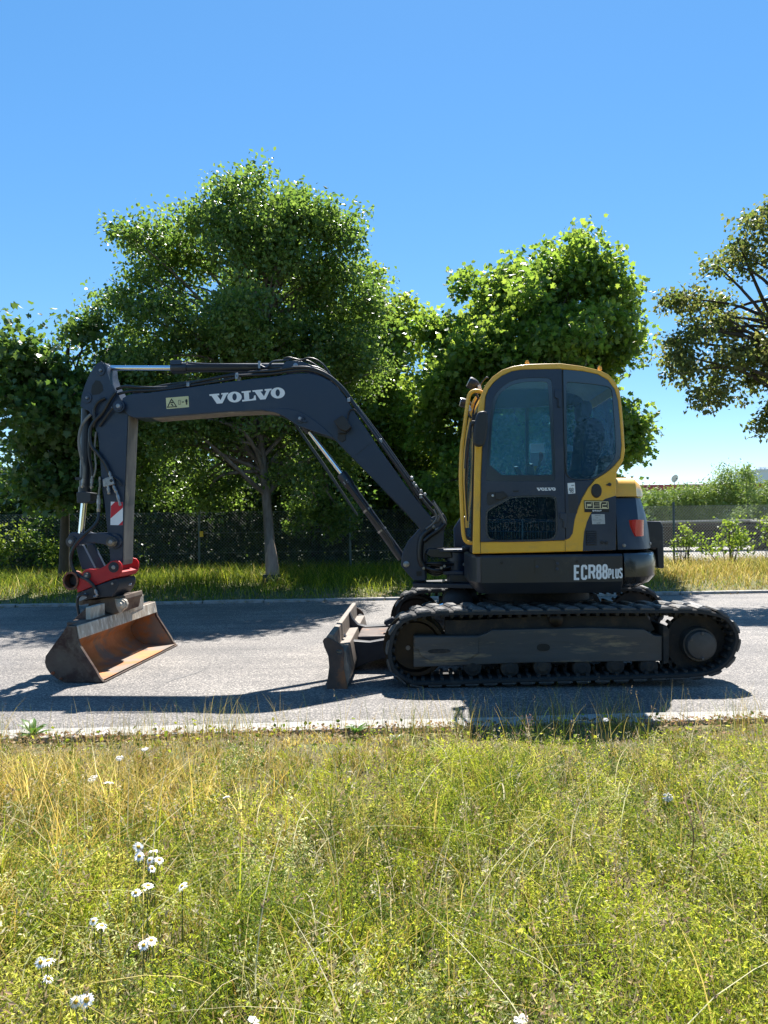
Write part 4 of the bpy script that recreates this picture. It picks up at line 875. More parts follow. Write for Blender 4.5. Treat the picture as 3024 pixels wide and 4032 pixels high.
# ================= bucket
BL0, BL1 = -.87, .98
prof = Z2((300,1476),(390,1476),(400,1500),(412,1600),(430,1660),(500,1770),(600,1925),(640,2000),(682,2046),(620,2054),(440,2056),(280,2052),(215,2028),(130,1965),(90,1905),(74,1850),(82,1785),(150,1690),(235,1575))
p2 = to_side(prof, BL0); dz = min(z for x, z in p2)
SH = .03                                       # far end of the bucket sits a little towards the cab
def sh(x, y): return x+SH*(y-BL0)/(BL1-BL0)
mb = MB()
def bprism(mb, poly, y0, y1):
    n = len(poly); v = [(sh(x, y0), y0, z) for x, z in poly]+[(sh(x, y1), y1, z) for x, z in poly]
    mb.add(v, [tuple(range(n))[::-1], tuple(range(n, 2*n))]+[(i, (i+1) % n, n+(i+1) % n, n+i) for i in range(n)]); return mb
p2 = [(x, z-dz+.002) for x, z in p2]
shell = p2[8:]+[p2[0], p2[1]]                   # lip round the back to the top bar
out_s = smooth_path(shell, 4); cxm = sum(x for x, z in p2)/len(p2); czm = sum(z for x, z in p2)/len(p2)
def inset(P, d):
    o = []
    for i, p in enumerate(P):
        a, b = P[max(i-1, 0)], P[min(i+1, len(P)-1)]; t = Vector((b[0]-a[0], b[1]-a[1])).normalized(); n1 = Vector((t.y, -t.x))
        if n1.dot(Vector((cxm-p[0], czm-p[1]))) < 0: n1 = -n1
        o.append((p[0]+n1.x*d, p[1]+n1.y*d))
    return o
in_s = inset(out_s, .018); n = len(out_s)
V = []; ys = [BL0+.012, BL1-.012]
for y in ys: V += [(sh(x, y), y, z) for x, z in out_s]
f = [(i, i+1, n+i+1, n+i) for i in range(n-1)]; mb.add(V, f)
bucket = build('bucket', mb, M['rust_out'], EX, smooth=50)
V = [(sh(x, y), y, z) for y in ys for x, z in in_s]; mb = MB(); mb.add(V, f); inner = build('bucket_lining', mb, M['rust_in'], bucket, smooth=60)
cheek = p2; fs_ = to_side(Z2((390,1476),(412,1600),(430,1660),(500,1770),(600,1925),(640,2000),(682,2046),(600,2050),(560,1990),(450,1850),(370,1740),(320,1680),(305,1560),(300,1476)), BL0); fs_ = [(x, z-dz+.002) for x, z in fs_]
for y, nm in ((BL0-.012, 0), (BL1-.012, 1)):
    b2 = build('side_plate', bprism(MB(), cheek, y, y+.024), M['rust_out'], bucket, bevel=.005)
    ys_ = (y-.014, y+.001) if nm == 0 else (y+.023, y+.038)
    build('cheek_strip', bprism(MB(), fs_, *ys_), M['rust_out'], bucket, bevel=.004)
build('side_lining', bprism(MB(), inset(cheek, .02), BL1-.016, BL1-.0135), M['rust_in'], bucket, smooth=0)
bar = [(x, z-dz) for x, z in to_side(Z2((392,1472),(404,1474),(428,1608),(412,1612)), BL0)]
build('top_bar', bprism(MB(), bar, BL0+.0, BL1+.0), M['lip_bar'], bucket, bevel=.004)
lip = [(x, z-dz+.002) for x, z in to_side(Z2((560,2046),(690,2040),(694,2050),(560,2056)), BL0)]
build('cutting_edge', bprism(MB(), lip, BL0-.012, BL1+.012), M['blade_rust'], bucket, bevel=.002)
for pts, la, lb in ((((470,1352),(520,1335),(650,1300),(715,1360),(640,1385),(480,1430)), -.50, -.18), (((880,1290),(930,1240),(1080,1200),(1085,1245),(1000,1280),(900,1330)), .25, .62)):
    a = to_side(Z2(pts[0], pts[2]), (la+lb)/2); zt_ = max(a[0][1], a[1][1])
    xb = side(*Z2(pts[1])[0], la)[0]
    mb = MB(); mb.box((xb-.03, la, p2[0][1]-.03), (xb+.015, lb, p2[0][1]+.115)); ear = build('hitch_plate', mb, M['lip_bar'], bucket, bevel=.006)
    for yy in (la+.02, lb-.04):
        mb = MB(); mb.prism([(xb-.20, p2[0][1]-.04), (xb-.03, p2[0][1]+.11), (xb-.028, p2[0][1]-.04)], yy, yy+.025); build('hitch_gusset', mb, M['rust_out'], bucket, bevel=.004)
mb = MB(); mb.box((p2[0][0]-.10, BL0+.2, p2[0][1]-.05), (p2[0][0]+.03, BL1-.2, p2[0][1]+.004)); build('top_plate', mb, M['rust_out'], bucket, bevel=.006)
for q in Z2((155,1948), (238,2005)): bolt(q, BL0-.014, .014, M['orange_worn'], bucket)
# ================= cab
CN, CF = -1.05, -.10
outer = Z4((205,1440),(212,1100),(216,900),(222,600),(236,450),(252,340),(272,272),(300,212),(350,152),(420,103),(500,76),(600,62),(740,57),(850,56),(1000,76),(1130,106),(1195,138),(1245,195),(1275,262),(1290,380),(1302,520),(1312,690),(1300,760),(1272,810),(1252,850),(1247,900),(1247,1412),(1000,1421),(600,1432))
door_o = Z4((262,1352),(264,1100),(266,900),(284,500),(300,300),(322,245),(360,195),(420,147),(490,116),(560,104),(700,101),(849,99),(856,400),(870,900),(876,1338),(600,1346))
rw_o = Z4((861,101),(1000,113),(1110,136),(1185,178),(1235,245),(1258,325),(1270,450),(1284,650),(1275,745),(1232,798),(1170,852),(1095,897),(1040,960),(1000,1030),(970,1100),(945,1190),(930,1290),(908,1325),(880,1338),(874,900),(866,500))
low_o = Z4((1005,1419),(1006,1370),(1014,1280),(1035,1205),(1060,1150),(1105,1090),(1165,1040),(1245,1017),(1244,1411))
hole_o = door_o[:12]+rw_o[:14]+Z4((876,1340),(600,1346))
frame = plate('cab_frame', outer, CN, CN+.06, M['yellow'], EX, holes=[hole_o], bevel=.010, seg=3)
plate('door_post', Z4((838,102),(885,103),(898,1332),(862,1338)), CN+.008, CN+.05, M['cab_inner'], EX, trace=CN)
plate('lower_side_panel', low_o, CN-.003, CN+.01, M['slate'], EX, trace=CN, bevel=.002)
# door with its two windows
w1_o = round_poly(Z4((300,885),(312,700),(328,500),(343,350),(370,282),(420,225),(480,185),(560,166),(700,160),(772,168),(782,215),(790,450),(804,870),(798,910),(740,914),(360,914),(305,912)), 1, .2)
w2_o = round_poly(Z4((297,1150),(310,1120),(430,1050),(490,1020),(760,1014),(808,1030),(817,1070),(823,1280),(805,1325),(760,1347),(370,1354),(315,1335),(298,1290)), 1, .2)
door = plate('door', door_o, CN-.008, CN+.03, M['slate'], EX, holes=[w1_o, w2_o], trace=CN, bevel=.005)
w1_i = round_poly(Z4((325,868),(345,500),(368,350),(385,300),(430,248),(500,208),(600,190),(742,190),(752,210),(768,500),(785,845),(780,868)), 1, .2)
plate('window_border', w1_o, CN-.002, CN+.008, M['frit'], door, holes=[w1_i], trace=CN, smooth=0)
plate('window_pane', w1_i, CN+.001, CN+.006, M['glass'], door, trace=CN, smooth=0)
w2_i = round_poly(Z4((310,1150),(322,1125),(435,1062),(495,1032),(758,1026),(798,1040),(805,1075),(810,1275),(795,1312),(758,1333),(375,1340),(325,1322),(312,1285)), 1, .2)
plate('window_border', w2_o, CN-.002, CN+.008, M['frit'], door, holes=[w2_i], trace=CN, smooth=0)
plate('window_pane', w2_i, CN+.001, CN+.006, M['glass_low'], door, trace=CN, smooth=0)
mb = MB()
for k in range(26):
    x = 310+k*19.6; dn = 1335 if 330 < x < 790 else 1300
    a, b = Z4((x, 1184), (x, dn)); mb.tube([S3(*a, CN+.05), S3(*b, CN+.05)], .0022, 5)
for ya, yb in ((1190, 1197), (1210, 1205), (1275, 1280)):
    a, b = Z4((300, ya), (815, yb)); mb.tube([S3(*a, CN+.045), S3(*b, CN+.045)], .004, 6)
a, b = Z4((566, 1190), (566, 1345)); mb.tube([S3(*a, CN+.045), S3(*b, CN+.045)], .008, 6)
build('window_grille', mb, M['zinc'], door, smooth=40)
flat('handle_recess', round_poly(Z4((308,1000),(322,990),(400,990),(425,980),(465,1020),(460,1030),(430,1042),(360,1080),(320,1088),(308,1075)), 1, .2), CN-.008, 'black_plastic', door)
bolt(Z4((350,1017))[0], CN-.010, .010, M['grey_print'], door, 'door_lock', h=.006, head=False)
plate('handle', Z4((372,995),(412,990),(455,1022),(400,1050),(372,1040)), CN-.022, CN-.009, M['black_plastic'], door, trace=CN-.009, bevel=.003)
mb = MB(); stroke_mesh(mb, [(Z4((497,986),(538,984)), 0)], 3.0, CN-.008, .001); build('finger_slot', mb, M['black_print'], door, smooth=0)
for ya, yb, xa in ((250, 375, 798), (1140, 1252, 838)):
    plate('hinge', Z4((xa,ya),(xa+48,ya+2),(xa+46,yb),(xa+20,yb),(xa+20,yb-60),(xa,yb-70)), CN-.022, CN-.006, M['slate'], door, trace=CN-.008, bevel=.004)
    plate('hinge_shadow_gap', Z4((xa+24,ya+62),(xa+30,ya+62),(xa+30,yb-4),(xa+24,yb-4)), CN-.0235, CN-.02, M['black_print'], door, trace=CN-.02, smooth=0)
def small_word(p):
    x, y = p; y = y+(x-113)*.085; return Z4((668+(x-113)/(1483-113)*139, 957+(y-223)/(424-223)*24))[0]
serif_word('maker_lettering', small_word, CN-.008, M['white'], door)
# rear side window
rwp = plate('rear_side_window', Z4((861,101),(1000,113),(1110,136),(1185,178),(1235,245),(1258,325),(1270,450),(1284,650),(1275,745),(1232,798),(1170,852),(1095,897),(1000,905),(940,903),(900,885),(882,850),(872,700),(866,500)), CN-.004, CN+.02, M['frit'], EX,
    holes=[round_poly(Z4((883,215),(890,196),(910,193),(1080,208),(1190,226),(1214,250),(1222,330),(1240,560),(1245,690),(1222,770),(1160,832),(1080,888),(1000,895),(930,892),(900,868),(890,830)), 1, .2)], trace=CN, bevel=.003)
plate('window_pane', round_poly(Z4((883,215),(890,196),(910,193),(1080,208),(1190,226),(1214,250),(1222,330),(1240,560),(1245,690),(1222,770),(1160,832),(1080,888),(1000,895),(930,892),(900,868),(890,830)), 1, .2), CN+.002, CN+.007, M['glass_dark'], rwp, trace=CN, smooth=0)
sp_ = plate('rear_side_panel', Z4((872,855),(900,888),(940,906),(1000,908),(1088,900),(1040,960),(1000,1030),(970,1100),(945,1190),(930,1290),(908,1325),(882,1337),(876,1100)), CN-.005, CN+.02, M['slate'], EX, trace=CN, bevel=.003)
st = flat('stickerplate', Z4((893,926),(946,922),(950,1000),(898,1004)), CN-.005, 'white', sp_, up=.001); st.name = 'number_sticker'
mb = MB()
for ch, x0, x1 in (('9', 905, 919), ('8', 922, 937)):
    a, b = Z4((x0, 960), (x1, 996)); stroke_mesh(mb, glyph(ch, *a, *b, .8), .9, CN-.0062, .0003)
stroke_mesh(mb, [(Z4((921,942),(942,941)), 0)], 1.0, CN-.0062, .0009); build('number_lettering', mb, M['black_print'], sp_, smooth=0)
flat('dark_sticker', Z4((898,1012),(968,1008),(970,1060),(962,1145),(904,1142)), CN-.005, 'dark_decal', sp_, up=.0008)
# round cap, lock, logo plate, rating plate, louvre
x, z = side(*Z4((1103,982))[0], CN); mb = MB(); V = []
mb.rings((x, CN-.014, z), [(0, .036), (.004, .042), (.012, .044), (.016, .046)], 30); o = build('fuel_cap', mb, M['black_plastic'], EX, smooth=30)
for v in o.data.vertices: v.co.z = z+(v.co.z-z)*1.28; v.co.x = x+(v.co.x-x)*.95
bolt(Z4((1197,936))[0], CN, .014, M['black_plastic'], EX, 'panel_lock', h=.012, head=False); bolt(Z4((1180,939))[0], CN, .006, M['black_plastic'], EX, 'panel_lock', h=.008, head=False)
lg = flat('logo_plate', ZL((222,125),(1385,135),(1400,670),(260,675)), CN-.003, 'black_print', EX, up=.002)
lgp = [((255,160),(1362,175),(1362,205),(258,195)), ((258,195),(298,195),(322,475),(282,480)), ((282,480),(1375,480),(1380,515),(285,512)), ((1335,200),(1365,200),(1380,482),(1345,482)),
       ((635,198),(680,200),(692,480),(650,480)), ((955,205),(1060,205),(1020,280),(1010,480),(972,480)), ((360,285),(575,285),(578,390),(375,395)), ((365,395),(388,395),(390,480),(368,480)), ((565,205),(580,205),(580,285),(562,285)),
       ((725,275),(958,278),(960,298),(745,298)), ((690,370),(960,368),(962,395),(692,402)), ((1085,295),(1285,290),(1283,345),(1080,342)), ((1262,205),(1285,205),(1285,290),(1262,290)), ((1085,342),(1103,342),(1100,430),(1080,430)), ((1080,430),(1285,430),(1290,480),(1070,480))]
obs = [plate('logo_piece', ZL(*p), CN-.0062-.00005*i, CN-.004, M['gold_print'], None, trace=CN-.005, smooth=0) for i, p in enumerate(lgp)]
join_named('logo_lettering', obs, lg)
mb = MB()
for i, ch in enumerate('GROUP'):
    a, b = ZL((632+i*90, 562), (692+i*88, 645)); stroke_mesh(mb, glyph(ch, *a, *b, 1.0), .95, CN-.0055, .0003)
build('group_lettering', mb, M['white'], lg, smooth=0)
rt = flat('rating_plate', ZL((580,770),(1190,765),(1215,1220),(610,1235)), CN-.003, 'grey_print', EX, up=.0015)
mb = MB()
for (xa, xb, yy, w) in ((740,1000,820,.6),(760,880,930,.4),(640,800,1030,.4),(920,1050,1020,.4),(660,1140,1075,.3),(820,1000,1180,.9)): stroke_mesh(mb, [(ZL((xa,yy),(xb,yy-4)), 0)], w, CN-.0048, .0003)
build('plate_print', mb, M['dark_decal'], rt, smooth=0)
for k in range(7):
    yy = 1278+k*14; plate('louvre_slat', Z4((1030,yy),(1098,yy+1),(1098,yy+8),(1030,yy+8)), CN-.016, CN-.002, M['slate'], EX, trace=CN, bevel=.002)
flat('louvre_back', Z4((1024,1270),(1102,1272),(1104,1378),(1026,1378)), CN-.003, 'black_print', EX, up=.001)
for q in Z4((1142,1356), (1176,1358)): bolt(q, CN-.003, .013, M['black_plastic'], EX, 'latch', h=.012, head=False)
mb = MB(); stroke_mesh(mb, [(Z4((1142,1358),(1176,1357)), 0)], 2.2, CN-.003, .004); build('latch_bar', mb, M['black_plastic'], EX, smooth=0)
# seams in the yellow side
mb = MB(); stroke_mesh(mb, [(Z4((876,1345),(877,1424)), 0)], .7, CN, .0006); stroke_mesh(mb, [(Z4((262,1100),(262,1438)), 0)], .8, CN, .0006); build('panel_seam', mb, M['black_print'], frame, smooth=0)

# cab shell
def strip(name, px, lat, y0, y1, th, mat, parent=EX, **k):
    P = to_side(px, lat); c = side(*Z4((750,700))[0], lat); Q = []
    for i, p in enumerate(P):
        a, b = P[max(i-1, 0)], P[min(i+1, len(P)-1)]; t = Vector((b[0]-a[0], b[1]-a[1])).normalized(); n1 = Vector((t.y, -t.x))
        if n1.dot(Vector((c[0]-p[0], c[1]-p[1]))) < 0: n1 = -n1
        Q.append((p[0]+n1.x*th, p[1]+n1.y*th))
    return build(name, MB().prism(P+Q[::-1], y0, y1), mat, parent, **k)
top = Z4((262,320),(276,275),(304,216),(354,157),(423,109),(502,82),(600,68),(740,63),(850,62),(1000,82),(1126,112),(1190,144),(1238,200),(1266,265))
strip('roof', smooth_path(top, 2), CN, CN+.055, CF-.02, .018, M['yellow'], smooth=50)
strip('roof_lining', smooth_path(Z4((300,270),(330,222),(375,175),(430,140),(510,112),(600,98),(740,93),(850,92),(1000,110),(1120,142),(1180,175),(1215,220)), 2), CN, CN+.03, CF-.04, .012, M['cab_lining'], smooth=50)
strip('rear_pane', Z4((1268,280),(1284,400),(1300,560),(1306,690)), CN, CN+.06, CF-.02, .006, M['glass_far'], smooth=0)
strip('rear_wall', Z4((1300,700),(1292,758),(1262,812),(1243,855),(1240,900),(1240,1410)), CN, CN+.06, CF-.02, .03, M['cab_inner'], smooth=0)
strip('windscreen', Z4((258,340),(243,450),(230,600),(222,900),(216,1100),(214,1340)), CN, CN+.06, CF-.03, .006, M['glass_far'], smooth=50)
strip('front_sill', Z4((213,1330),(211,1438)), CN, CN+.06, CF-.02, .05, M['black_plastic'], smooth=0)
strip('screen_bar', Z4((238,480),(235,500)), CN, CN+.06, CF-.02, .03, M['black_plastic'], smooth=0)
mb = MB(); xa, za = side(*Z4((230,1430))[0], CN); xb, _ = side(*Z4((1230,1415))[0], CN); mb.box((xa, CN+.06, za), (xb, CF-.02, za+.04)); build('cab_floor', mb, M['cab_inner'], EX)
fo = outer; F = CF-.02
far_h = [Z4((262,870),(285,560),(318,385),(590,375),(592,875)), Z4((612,875),(610,372),(795,362),(818,880)), Z4((845,880),(842,372),(945,360),(960,400),(965,700),(960,880)), Z4((1000,880),(985,420),(1000,310),(1190,285),(1215,330),(1232,690),(1180,800),(1090,880))]
far_h = [[side(x, y, F-.0) for x, y in h] for h in far_h]
cutout('far_side_frame', to_side(outer, CN), far_h, F, F+.05, M['cab_inner'], EX)
for h in far_h: cutout('far_pane', h, [], F+.02, F+.026, M['glass_far'], EX, smooth=0)
# furniture in the cab
def padded(name, pts, l0, l1, mat, b=.025): return plate(name, pts, l0, l1, M[mat], EX, trace=(l0+l1)/2, bevel=b, seg=3)
padded('headrest', round_poly(Z4((955,360),(985,338),(1040,345),(1055,400),(1030,480),(970,485)), 1), -.72, -.46, 'seat_cloth')
padded('seat_back', round_poly(Z4((975,480),(1050,470),(1115,520),(1125,640),(1075,760),(1040,900),(950,900),(930,860),(965,700)), 1), -.84, -.36, 'seat_cloth')
padded('seat_cushion', round_poly(Z4((640,960),(720,915),(940,900),(1040,920),(1030,1010),(700,1030)), 1), -.84, -.36, 'seat_cloth')
padded('seat_base', Z4((700,1030),(980,1020),(960,1360),(720,1370)), -.78, -.42, 'cab_inner', .01)
padded('console', Z4((560,905),(760,865),(800,880),(800,1000),(640,1020),(570,960)), -.34, -.22, 'black_plastic', .015)
padded('console', Z4((700,890),(860,880),(870,960),(720,980)), -.98, -.88, 'black_plastic', .015)
padded('instrument_pod', Z4((590,790),(640,786),(650,850),(630,905),(600,900)), -.30, -.20, 'black_plastic', .01)
padded('instrument_pod', Z4((498,808),(530,806),(562,850),(580,900),(548,905)), -.40, -.32, 'black_plastic', .01)
js = hose('joystick', zl(Z4, [(700,740),(688,790),(668,850),(660,890)], -.36), .012, M['cab_inner'], EX)
padded('joystick_knob', round_poly(Z4((683,705),(695,697),(712,708),(718,740),(705,770),(690,765)), 1), -.385, -.345, 'handle_red', .008)
flat('notice_sheet', Z4((622,640),(722,636),(726,700),(624,706)), F, 'white', EX, up=.012); flat('notice_sheet', Z4((622,708),(730,706),(735,800),(624,800)), F, 'grey_print', EX, up=.012)
flat('notice_arrow', Z4((636,802),(696,800),(672,830),(666,852),(656,830)), F, 'yellow', EX, up=.014)
mb = MB(); mb.obox(S3(*Z4((330,1240))[0], -.7), (.10, 0, .0), (0, .25, 0), (0, 0, .18)); build('foot_pedal_box', mb, M['cab_inner'], EX)
hose('pedal_lever', zl(Z4, [(370,1100),(400,1190),(430,1260)], -.6), .01, M['zinc'], EX)
padded('armrest_pad', Z4((880,640),(930,660),(930,700),(890,705)), -.9, -.84, 'cab_lining', .01)

# yellow grab rail, lamps, mirror, wiper on the front of the cab
gl = -.98
mb = MB(); mb.tube(smooth_path([S3(*q, gl) for q in Z4((282,275),(270,266),(240,257),(208,260),(185,280),(172,320),(160,400),(146,520),(128,650),(120,780),(118,900),(124,1050),(132,1230),(140,1310),(155,1345),(180,1359),(214,1361))], 5), .0165, 12); build('grab_rail', mb, M['yellow'], EX, smooth=60)
mb = MB(); mb.tube(smooth_path([S3(*q, -.20) for q in Z4((235,300),(205,360),(190,450),(165,600),(150,760),(148,900),(155,1050),(165,1250))], 5), .016, 12); build('far_pillar', mb, M['yellow'], EX, smooth=60)
mb = MB(); mb.tube(smooth_path([S3(*q, -.9) for q in Z4((250,300),(215,380),(190,560),(160,760),(152,900),(158,1050),(168,1200))], 4), .007, 8); build('wiper_arm', mb, M['black_plastic'], EX)
hose('wiper_blade', zl(Z4, [(195,480),(165,640),(152,820)], -.8), .012, M['hose'], EX)
hose('lamp_cable', zl(Z4, [(250,235),(275,190),(305,160),(320,165)], -.9), .006, M['hose'], EX)
plate('front_frame', Z4((205,440),(240,400),(225,700),(214,900),(208,1100),(206,1352),(190,1352),(195,1100),(200,900),(208,700)), -.97, -.94, M['black_plastic'], EX, trace=-.95)
for c, r, la, cols in (((208,208), 44, -.85, 1), ((148,345), 38, -.25, 1)):
    x, z = side(*Z4(c)[0], la); rr = r*.5425/490
    mb = MB(); mb.rings((x-.04, la, z), [(0, rr*.95), (.01, rr*1.02), (.05, rr*.95), (.08, rr*.7), (.10, rr*.3)], 22, 'x')
    wl = build('work_lamp', mb, M['black_plastic'], EX, smooth=30)
    for v in wl.data.vertices:
        dx, dz_ = v.co.x-x, v.co.z-z; a = R(-28 if r > 40 else -15); v.co.x = x+dx*math.cos(a)-dz_*math.sin(a); v.co.z = z+dx*math.sin(a)+dz_*math.cos(a)
    mb = MB(); mb.rings((x-.046, la, z), [(0, rr*.86), (.008, rr*.9)], 22, 'x'); lens = build('lamp_lens', mb, M['lamp_glass'], wl, smooth=30)
    for v in lens.data.vertices:
        dx, dz_ = v.co.x-x, v.co.z-z; a = R(-28 if r > 40 else -15); v.co.x = x+dx*math.cos(a)-dz_*math.sin(a); v.co.z = z+dx*math.sin(a)+dz_*math.cos(a)
    hose('lamp_stem', [(*Z4((c[0]+18, c[1]+40))[0], la), (*Z4((c[0]+30, c[1]+85))[0], la), (*Z4((c[0]+45, c[1]+110))[0], la)], .010, M['block'], EX)
for q in Z4((255,235), (182,385)):
    mb = MB(); mb.obox(S3(*q, -.9), (.012, 0, .004), (0, .02, 0), (-.006, 0, .022)); build('marker_lamp', mb, M['lamp_glass'], EX, bevel=.004)
mir = padded('mirror', round_poly(Z4((228,440),(245,410),(285,402),(315,408),(318,500),(300,620),(285,655),(250,665),(218,655),(206,620),(212,520)), 1, .2), -1.22, -1.17, 'black_plastic', .02)
hose('mirror_arm', zl(Z4, [(225,490),(205,495),(190,520),(185,600)], -1.10), .013, M['block'], EX)
mb = MB(); mb.obox(S3(*Z4((212,490))[0], -1.15), (.02, 0, 0), (0, .05, 0), (0, 0, .014)); build('mirror_mount', mb, M['block'], EX, bevel=.004)
for c in ((600,52), (1128,92)):
    x, z = side(*Z4(c)[0], -1.0); mb = MB(); mb.rings((x, -1.0, z-.015), [(0, .017), (.02, .017), (.02, .012), (.034, .010)], 10, 'z'); build('lifting_eye', mb, M['yellow'], EX)
# fuel tank bonnet beyond the cab, dark, seen ahead of the windscreen
mb = MB(); x, z = side(*Z7((690,430))[0], .4); _, ztop = side(*Z7((715,90))[0], .4)
loft(mb, [[(x+dx, y, zt) for dx, y in ((-.03, .45), (1.2, .45), (1.2, 1.0), (0, 1.0))], [(x+dx, y, ztop-.12) for dx, y in ((-.03, .45), (1.2, .45), (1.2, 1.0), (0, 1.0))], [(x+dx, y, ztop) for dx, y in ((.05, .50), (1.2, .50), (1.2, .95), (.08, .95))]])
build('side_bonnet', mb, M['slate'], EX, smooth=30, bevel=.02)
mb = MB(); mb.box((side(*Z4((1262,1200))[0], 0)[0]-.9, -.08, zt), (side(*Z4((1262,1200))[0], 0)[0], 1.0, ze[3]-.15)); build('hood', mb, M['slate'], EX, bevel=.03)
for k, yy in enumerate((-.86, -.80)): 
    a = S3(*Z7((745, 440))[0], yy+.3); mb = MB(); mb.rings((a[0]+.04*k, yy+.3, a[2]), [(0, .02), (.05, .022), (.08, .014)], 12, 'x'); build('coupling', mb, M['slate_low'], EX)
# ================================================================== TREES AND BUSHES
rng = np.random.default_rng(11)
def unit(v): return v/np.maximum(1e-9, np.linalg.norm(v, axis=-1, keepdims=True))
SHAPES = {'oval': np.array([(0, 0), (.45, .36), (1, 0), (.45, -.36)]), 'narrow': np.array([(0, 0), (.4, .16), (1, 0), (.4, -.16)]),
 'maple': np.array([(0, 0), (.18, .42), (.42, .28), (.60, .55), (.72, .22), (1.05, 0), (.72, -.22), (.60, -.55), (.42, -.28), (.18, -.42)])}
def leaf_mesh(name, pos, size, shape, mat, parent, tint, droop=.35, upb=.6, kind=None, jit=.3):
    n = len(pos); S = SHAPES[shape]; m = len(S)
    nr = unit(rng.normal(size=(n, 3))+np.array([0, 0, upb])); u = rng.normal(size=(n, 3))+np.array([0, 0, -droop*2]); u = unit(u-nr*(u*nr).sum(-1, keepdims=True)); w = np.cross(nr, u)
    sc = size*(1+jit*rng.uniform(-1, 1, size=(n, 1, 1)))
    P = pos[:, None, :]+sc*(u[:, None, :]*S[None, :, 0:1]+w[:, None, :]*S[None, :, 1:2])
    P = P + nr[:, None, :]*sc*(np.abs(S[:, 1])[None, :, None]*.25)      # folded along the midrib
    col = np.ones((n, m, 4), dtype=np.float32); col[..., :3] = tint[:, None, :] if tint.ndim == 2 else tint[:, None, None]
    return raw_mesh(name, P.reshape(-1, 3), np.arange(n*m).reshape(n, m), m, mat, parent, col.reshape(-1, 4), kind=kind)
def crown_clusters(blobs, dens, shell=.5, lump=(.30, .62), per_lump=9, spiky=.25):
    """crown = boughs (blobs) > lumps of twigs > leaf clusters, with air between the lumps and shoots sticking out"""
    out = []
    for px, py, D, rx, ry, rd_ in blobs:
        c = np.array(at_depth(px, py, D)); r = np.array([rx*D/3000, rd_, ry*D/3000]); vol = r[0]*r[1]*r[2]*4.19
        nl = max(3, int(dens/per_lump*1.05*vol**.75))
        for _ in range(nl):
            d = unit(rng.normal(size=3)); q = rng.uniform(0, 1)**shell*rng.uniform(.80, 1.10); lc = c+d*q*r
            lr = min(rng.uniform(*lump), .62*max(r[0], r[2])+.08)
            m = max(3, int(per_lump*rng.uniform(.5, 1.5)*(lr/.46)**1.3)); dd = unit(rng.normal(size=(m, 3))+np.array([0, 0, .35])); out.append(lc+dd*rng.uniform(.2, 1, (m, 1))**.5*lr*np.array([1, 1, .72]))
            if q > .72 and rng.uniform() < spiky:
                ax = unit(d*np.array([1, 1, .6])+np.array([0, 0, .75])+rng.normal(size=3)*.25); L = rng.uniform(.2, .5)*min(1, r[0]); t = np.linspace(.15, 1, 5)[:, None]; out.append(lc+ax*t*(lr*.6+L)+rng.normal(size=(5, 3))*.05)
    return np.concatenate(out)
def make_tree(name, label, blobs, trunk, mat, bark, leaf, shape, per, dens, cr, cat='tree', group=None, tr=.14, droop=.35, base=None, fork=.45, twigs=60):
    cl = crown_clusters(blobs, dens); cl = cl[cl[:, 2] > .35]
    bx = Vector(base) if base else Vector((float(cl[:, 0].mean()), float(cl[:, 1].mean()), 0))
    t = empty(name, bx); tag(t, label, cat, group); off = np.array(bx)
    n = len(cl); val = rng.uniform(0, 1, n)
    pos = np.repeat(cl, per, 0)+np.clip(rng.normal(size=(n*per, 3)), -1.7, 1.7)*np.array([cr, cr, cr*.75])*np.repeat(rng.uniform(.6, 1.25, (n, 1)), per, 0)
    tint = np.clip(.45*np.repeat(val, per)+.55*rng.uniform(0, 1, n*per), 0, 1)
    leaf_mesh('leaves', pos-off, leaf, shape, mat, t, tint, droop=droop, kind='stuff')
    pts = [Vector(p)-bx for p in trunk]; k = len(pts)*5
    P = smooth_path([tuple(p) for p in pts], 5); rr = [max(.02, tr*(1-.75*i/(len(P)-1))) for i in range(len(P))]; rr[0] = tr*1.35; rr[1] = tr*1.12
    mb = MB(); mb.tube(P, rr, 12); build('trunk', mb, bark, t, smooth=50)
    mb = MB(); idx = rng.choice(n, min(n, twigs), replace=False)
    for j in idx:
        e = Vector(cl[j]-off); s = fork+(1-fork)*rng.uniform(0, .9); i0 = min(len(P)-2, int(s*(len(P)-1))); a = Vector(P[i0])
        if e.z < a.z-.5: i0 = max(1, int(i0*.6)); a = Vector(P[i0])
        mid = a.lerp(e, .5)+Vector((rng.normal()*.15, rng.normal()*.15, .22*(e-a).length*.5)); r0 = min(rr[i0]*.5, .05)
        mb.tube(smooth_path([tuple(a), tuple(mid), tuple(e)], 4), [r0*(1-.85*q/8)+.004 for q in range(9)], 5)
    o = build('branches', mb, bark, t, smooth=60); o['kind'] = 'stuff'
    return t
M['bark_grey'] = surf('grey_fissured_bark', (.20, .175, .15), (.10, .085, .07), 9, .9, bump=.012, bscale=22, c3=(.07, .06, .05), s3=5, stretch=(1, 1, .3))
M['bark_dark'] = surf('dark_bark', (.07, .058, .045), (.045, .038, .03), 8, .9, bump=.01, bscale=20, stretch=(1, 1, .3))
M['birch_leaf'] = leafy('birch_leaf', (.035, .08, .022), (.125, .18, .045), (.13, .27, .035), (.38, .52, .08), .34, .45)
M['maple_leaf'] = leafy('maple_leaf', (.045, .11, .022), (.12, .20, .04), (.18, .34, .035), (.46, .57, .07), .38, .52)
M['dark_leaf'] = leafy('dark_leaf', (.03, .075, .022), (.08, .14, .034), (.10, .22, .03), (.26, .38, .05), .40, .38)
M['bright_leaf'] = leafy('bright_leaf', (.06, .12, .02), (.12, .18, .035), (.22, .36, .03), (.42, .50, .06), .45, .52)
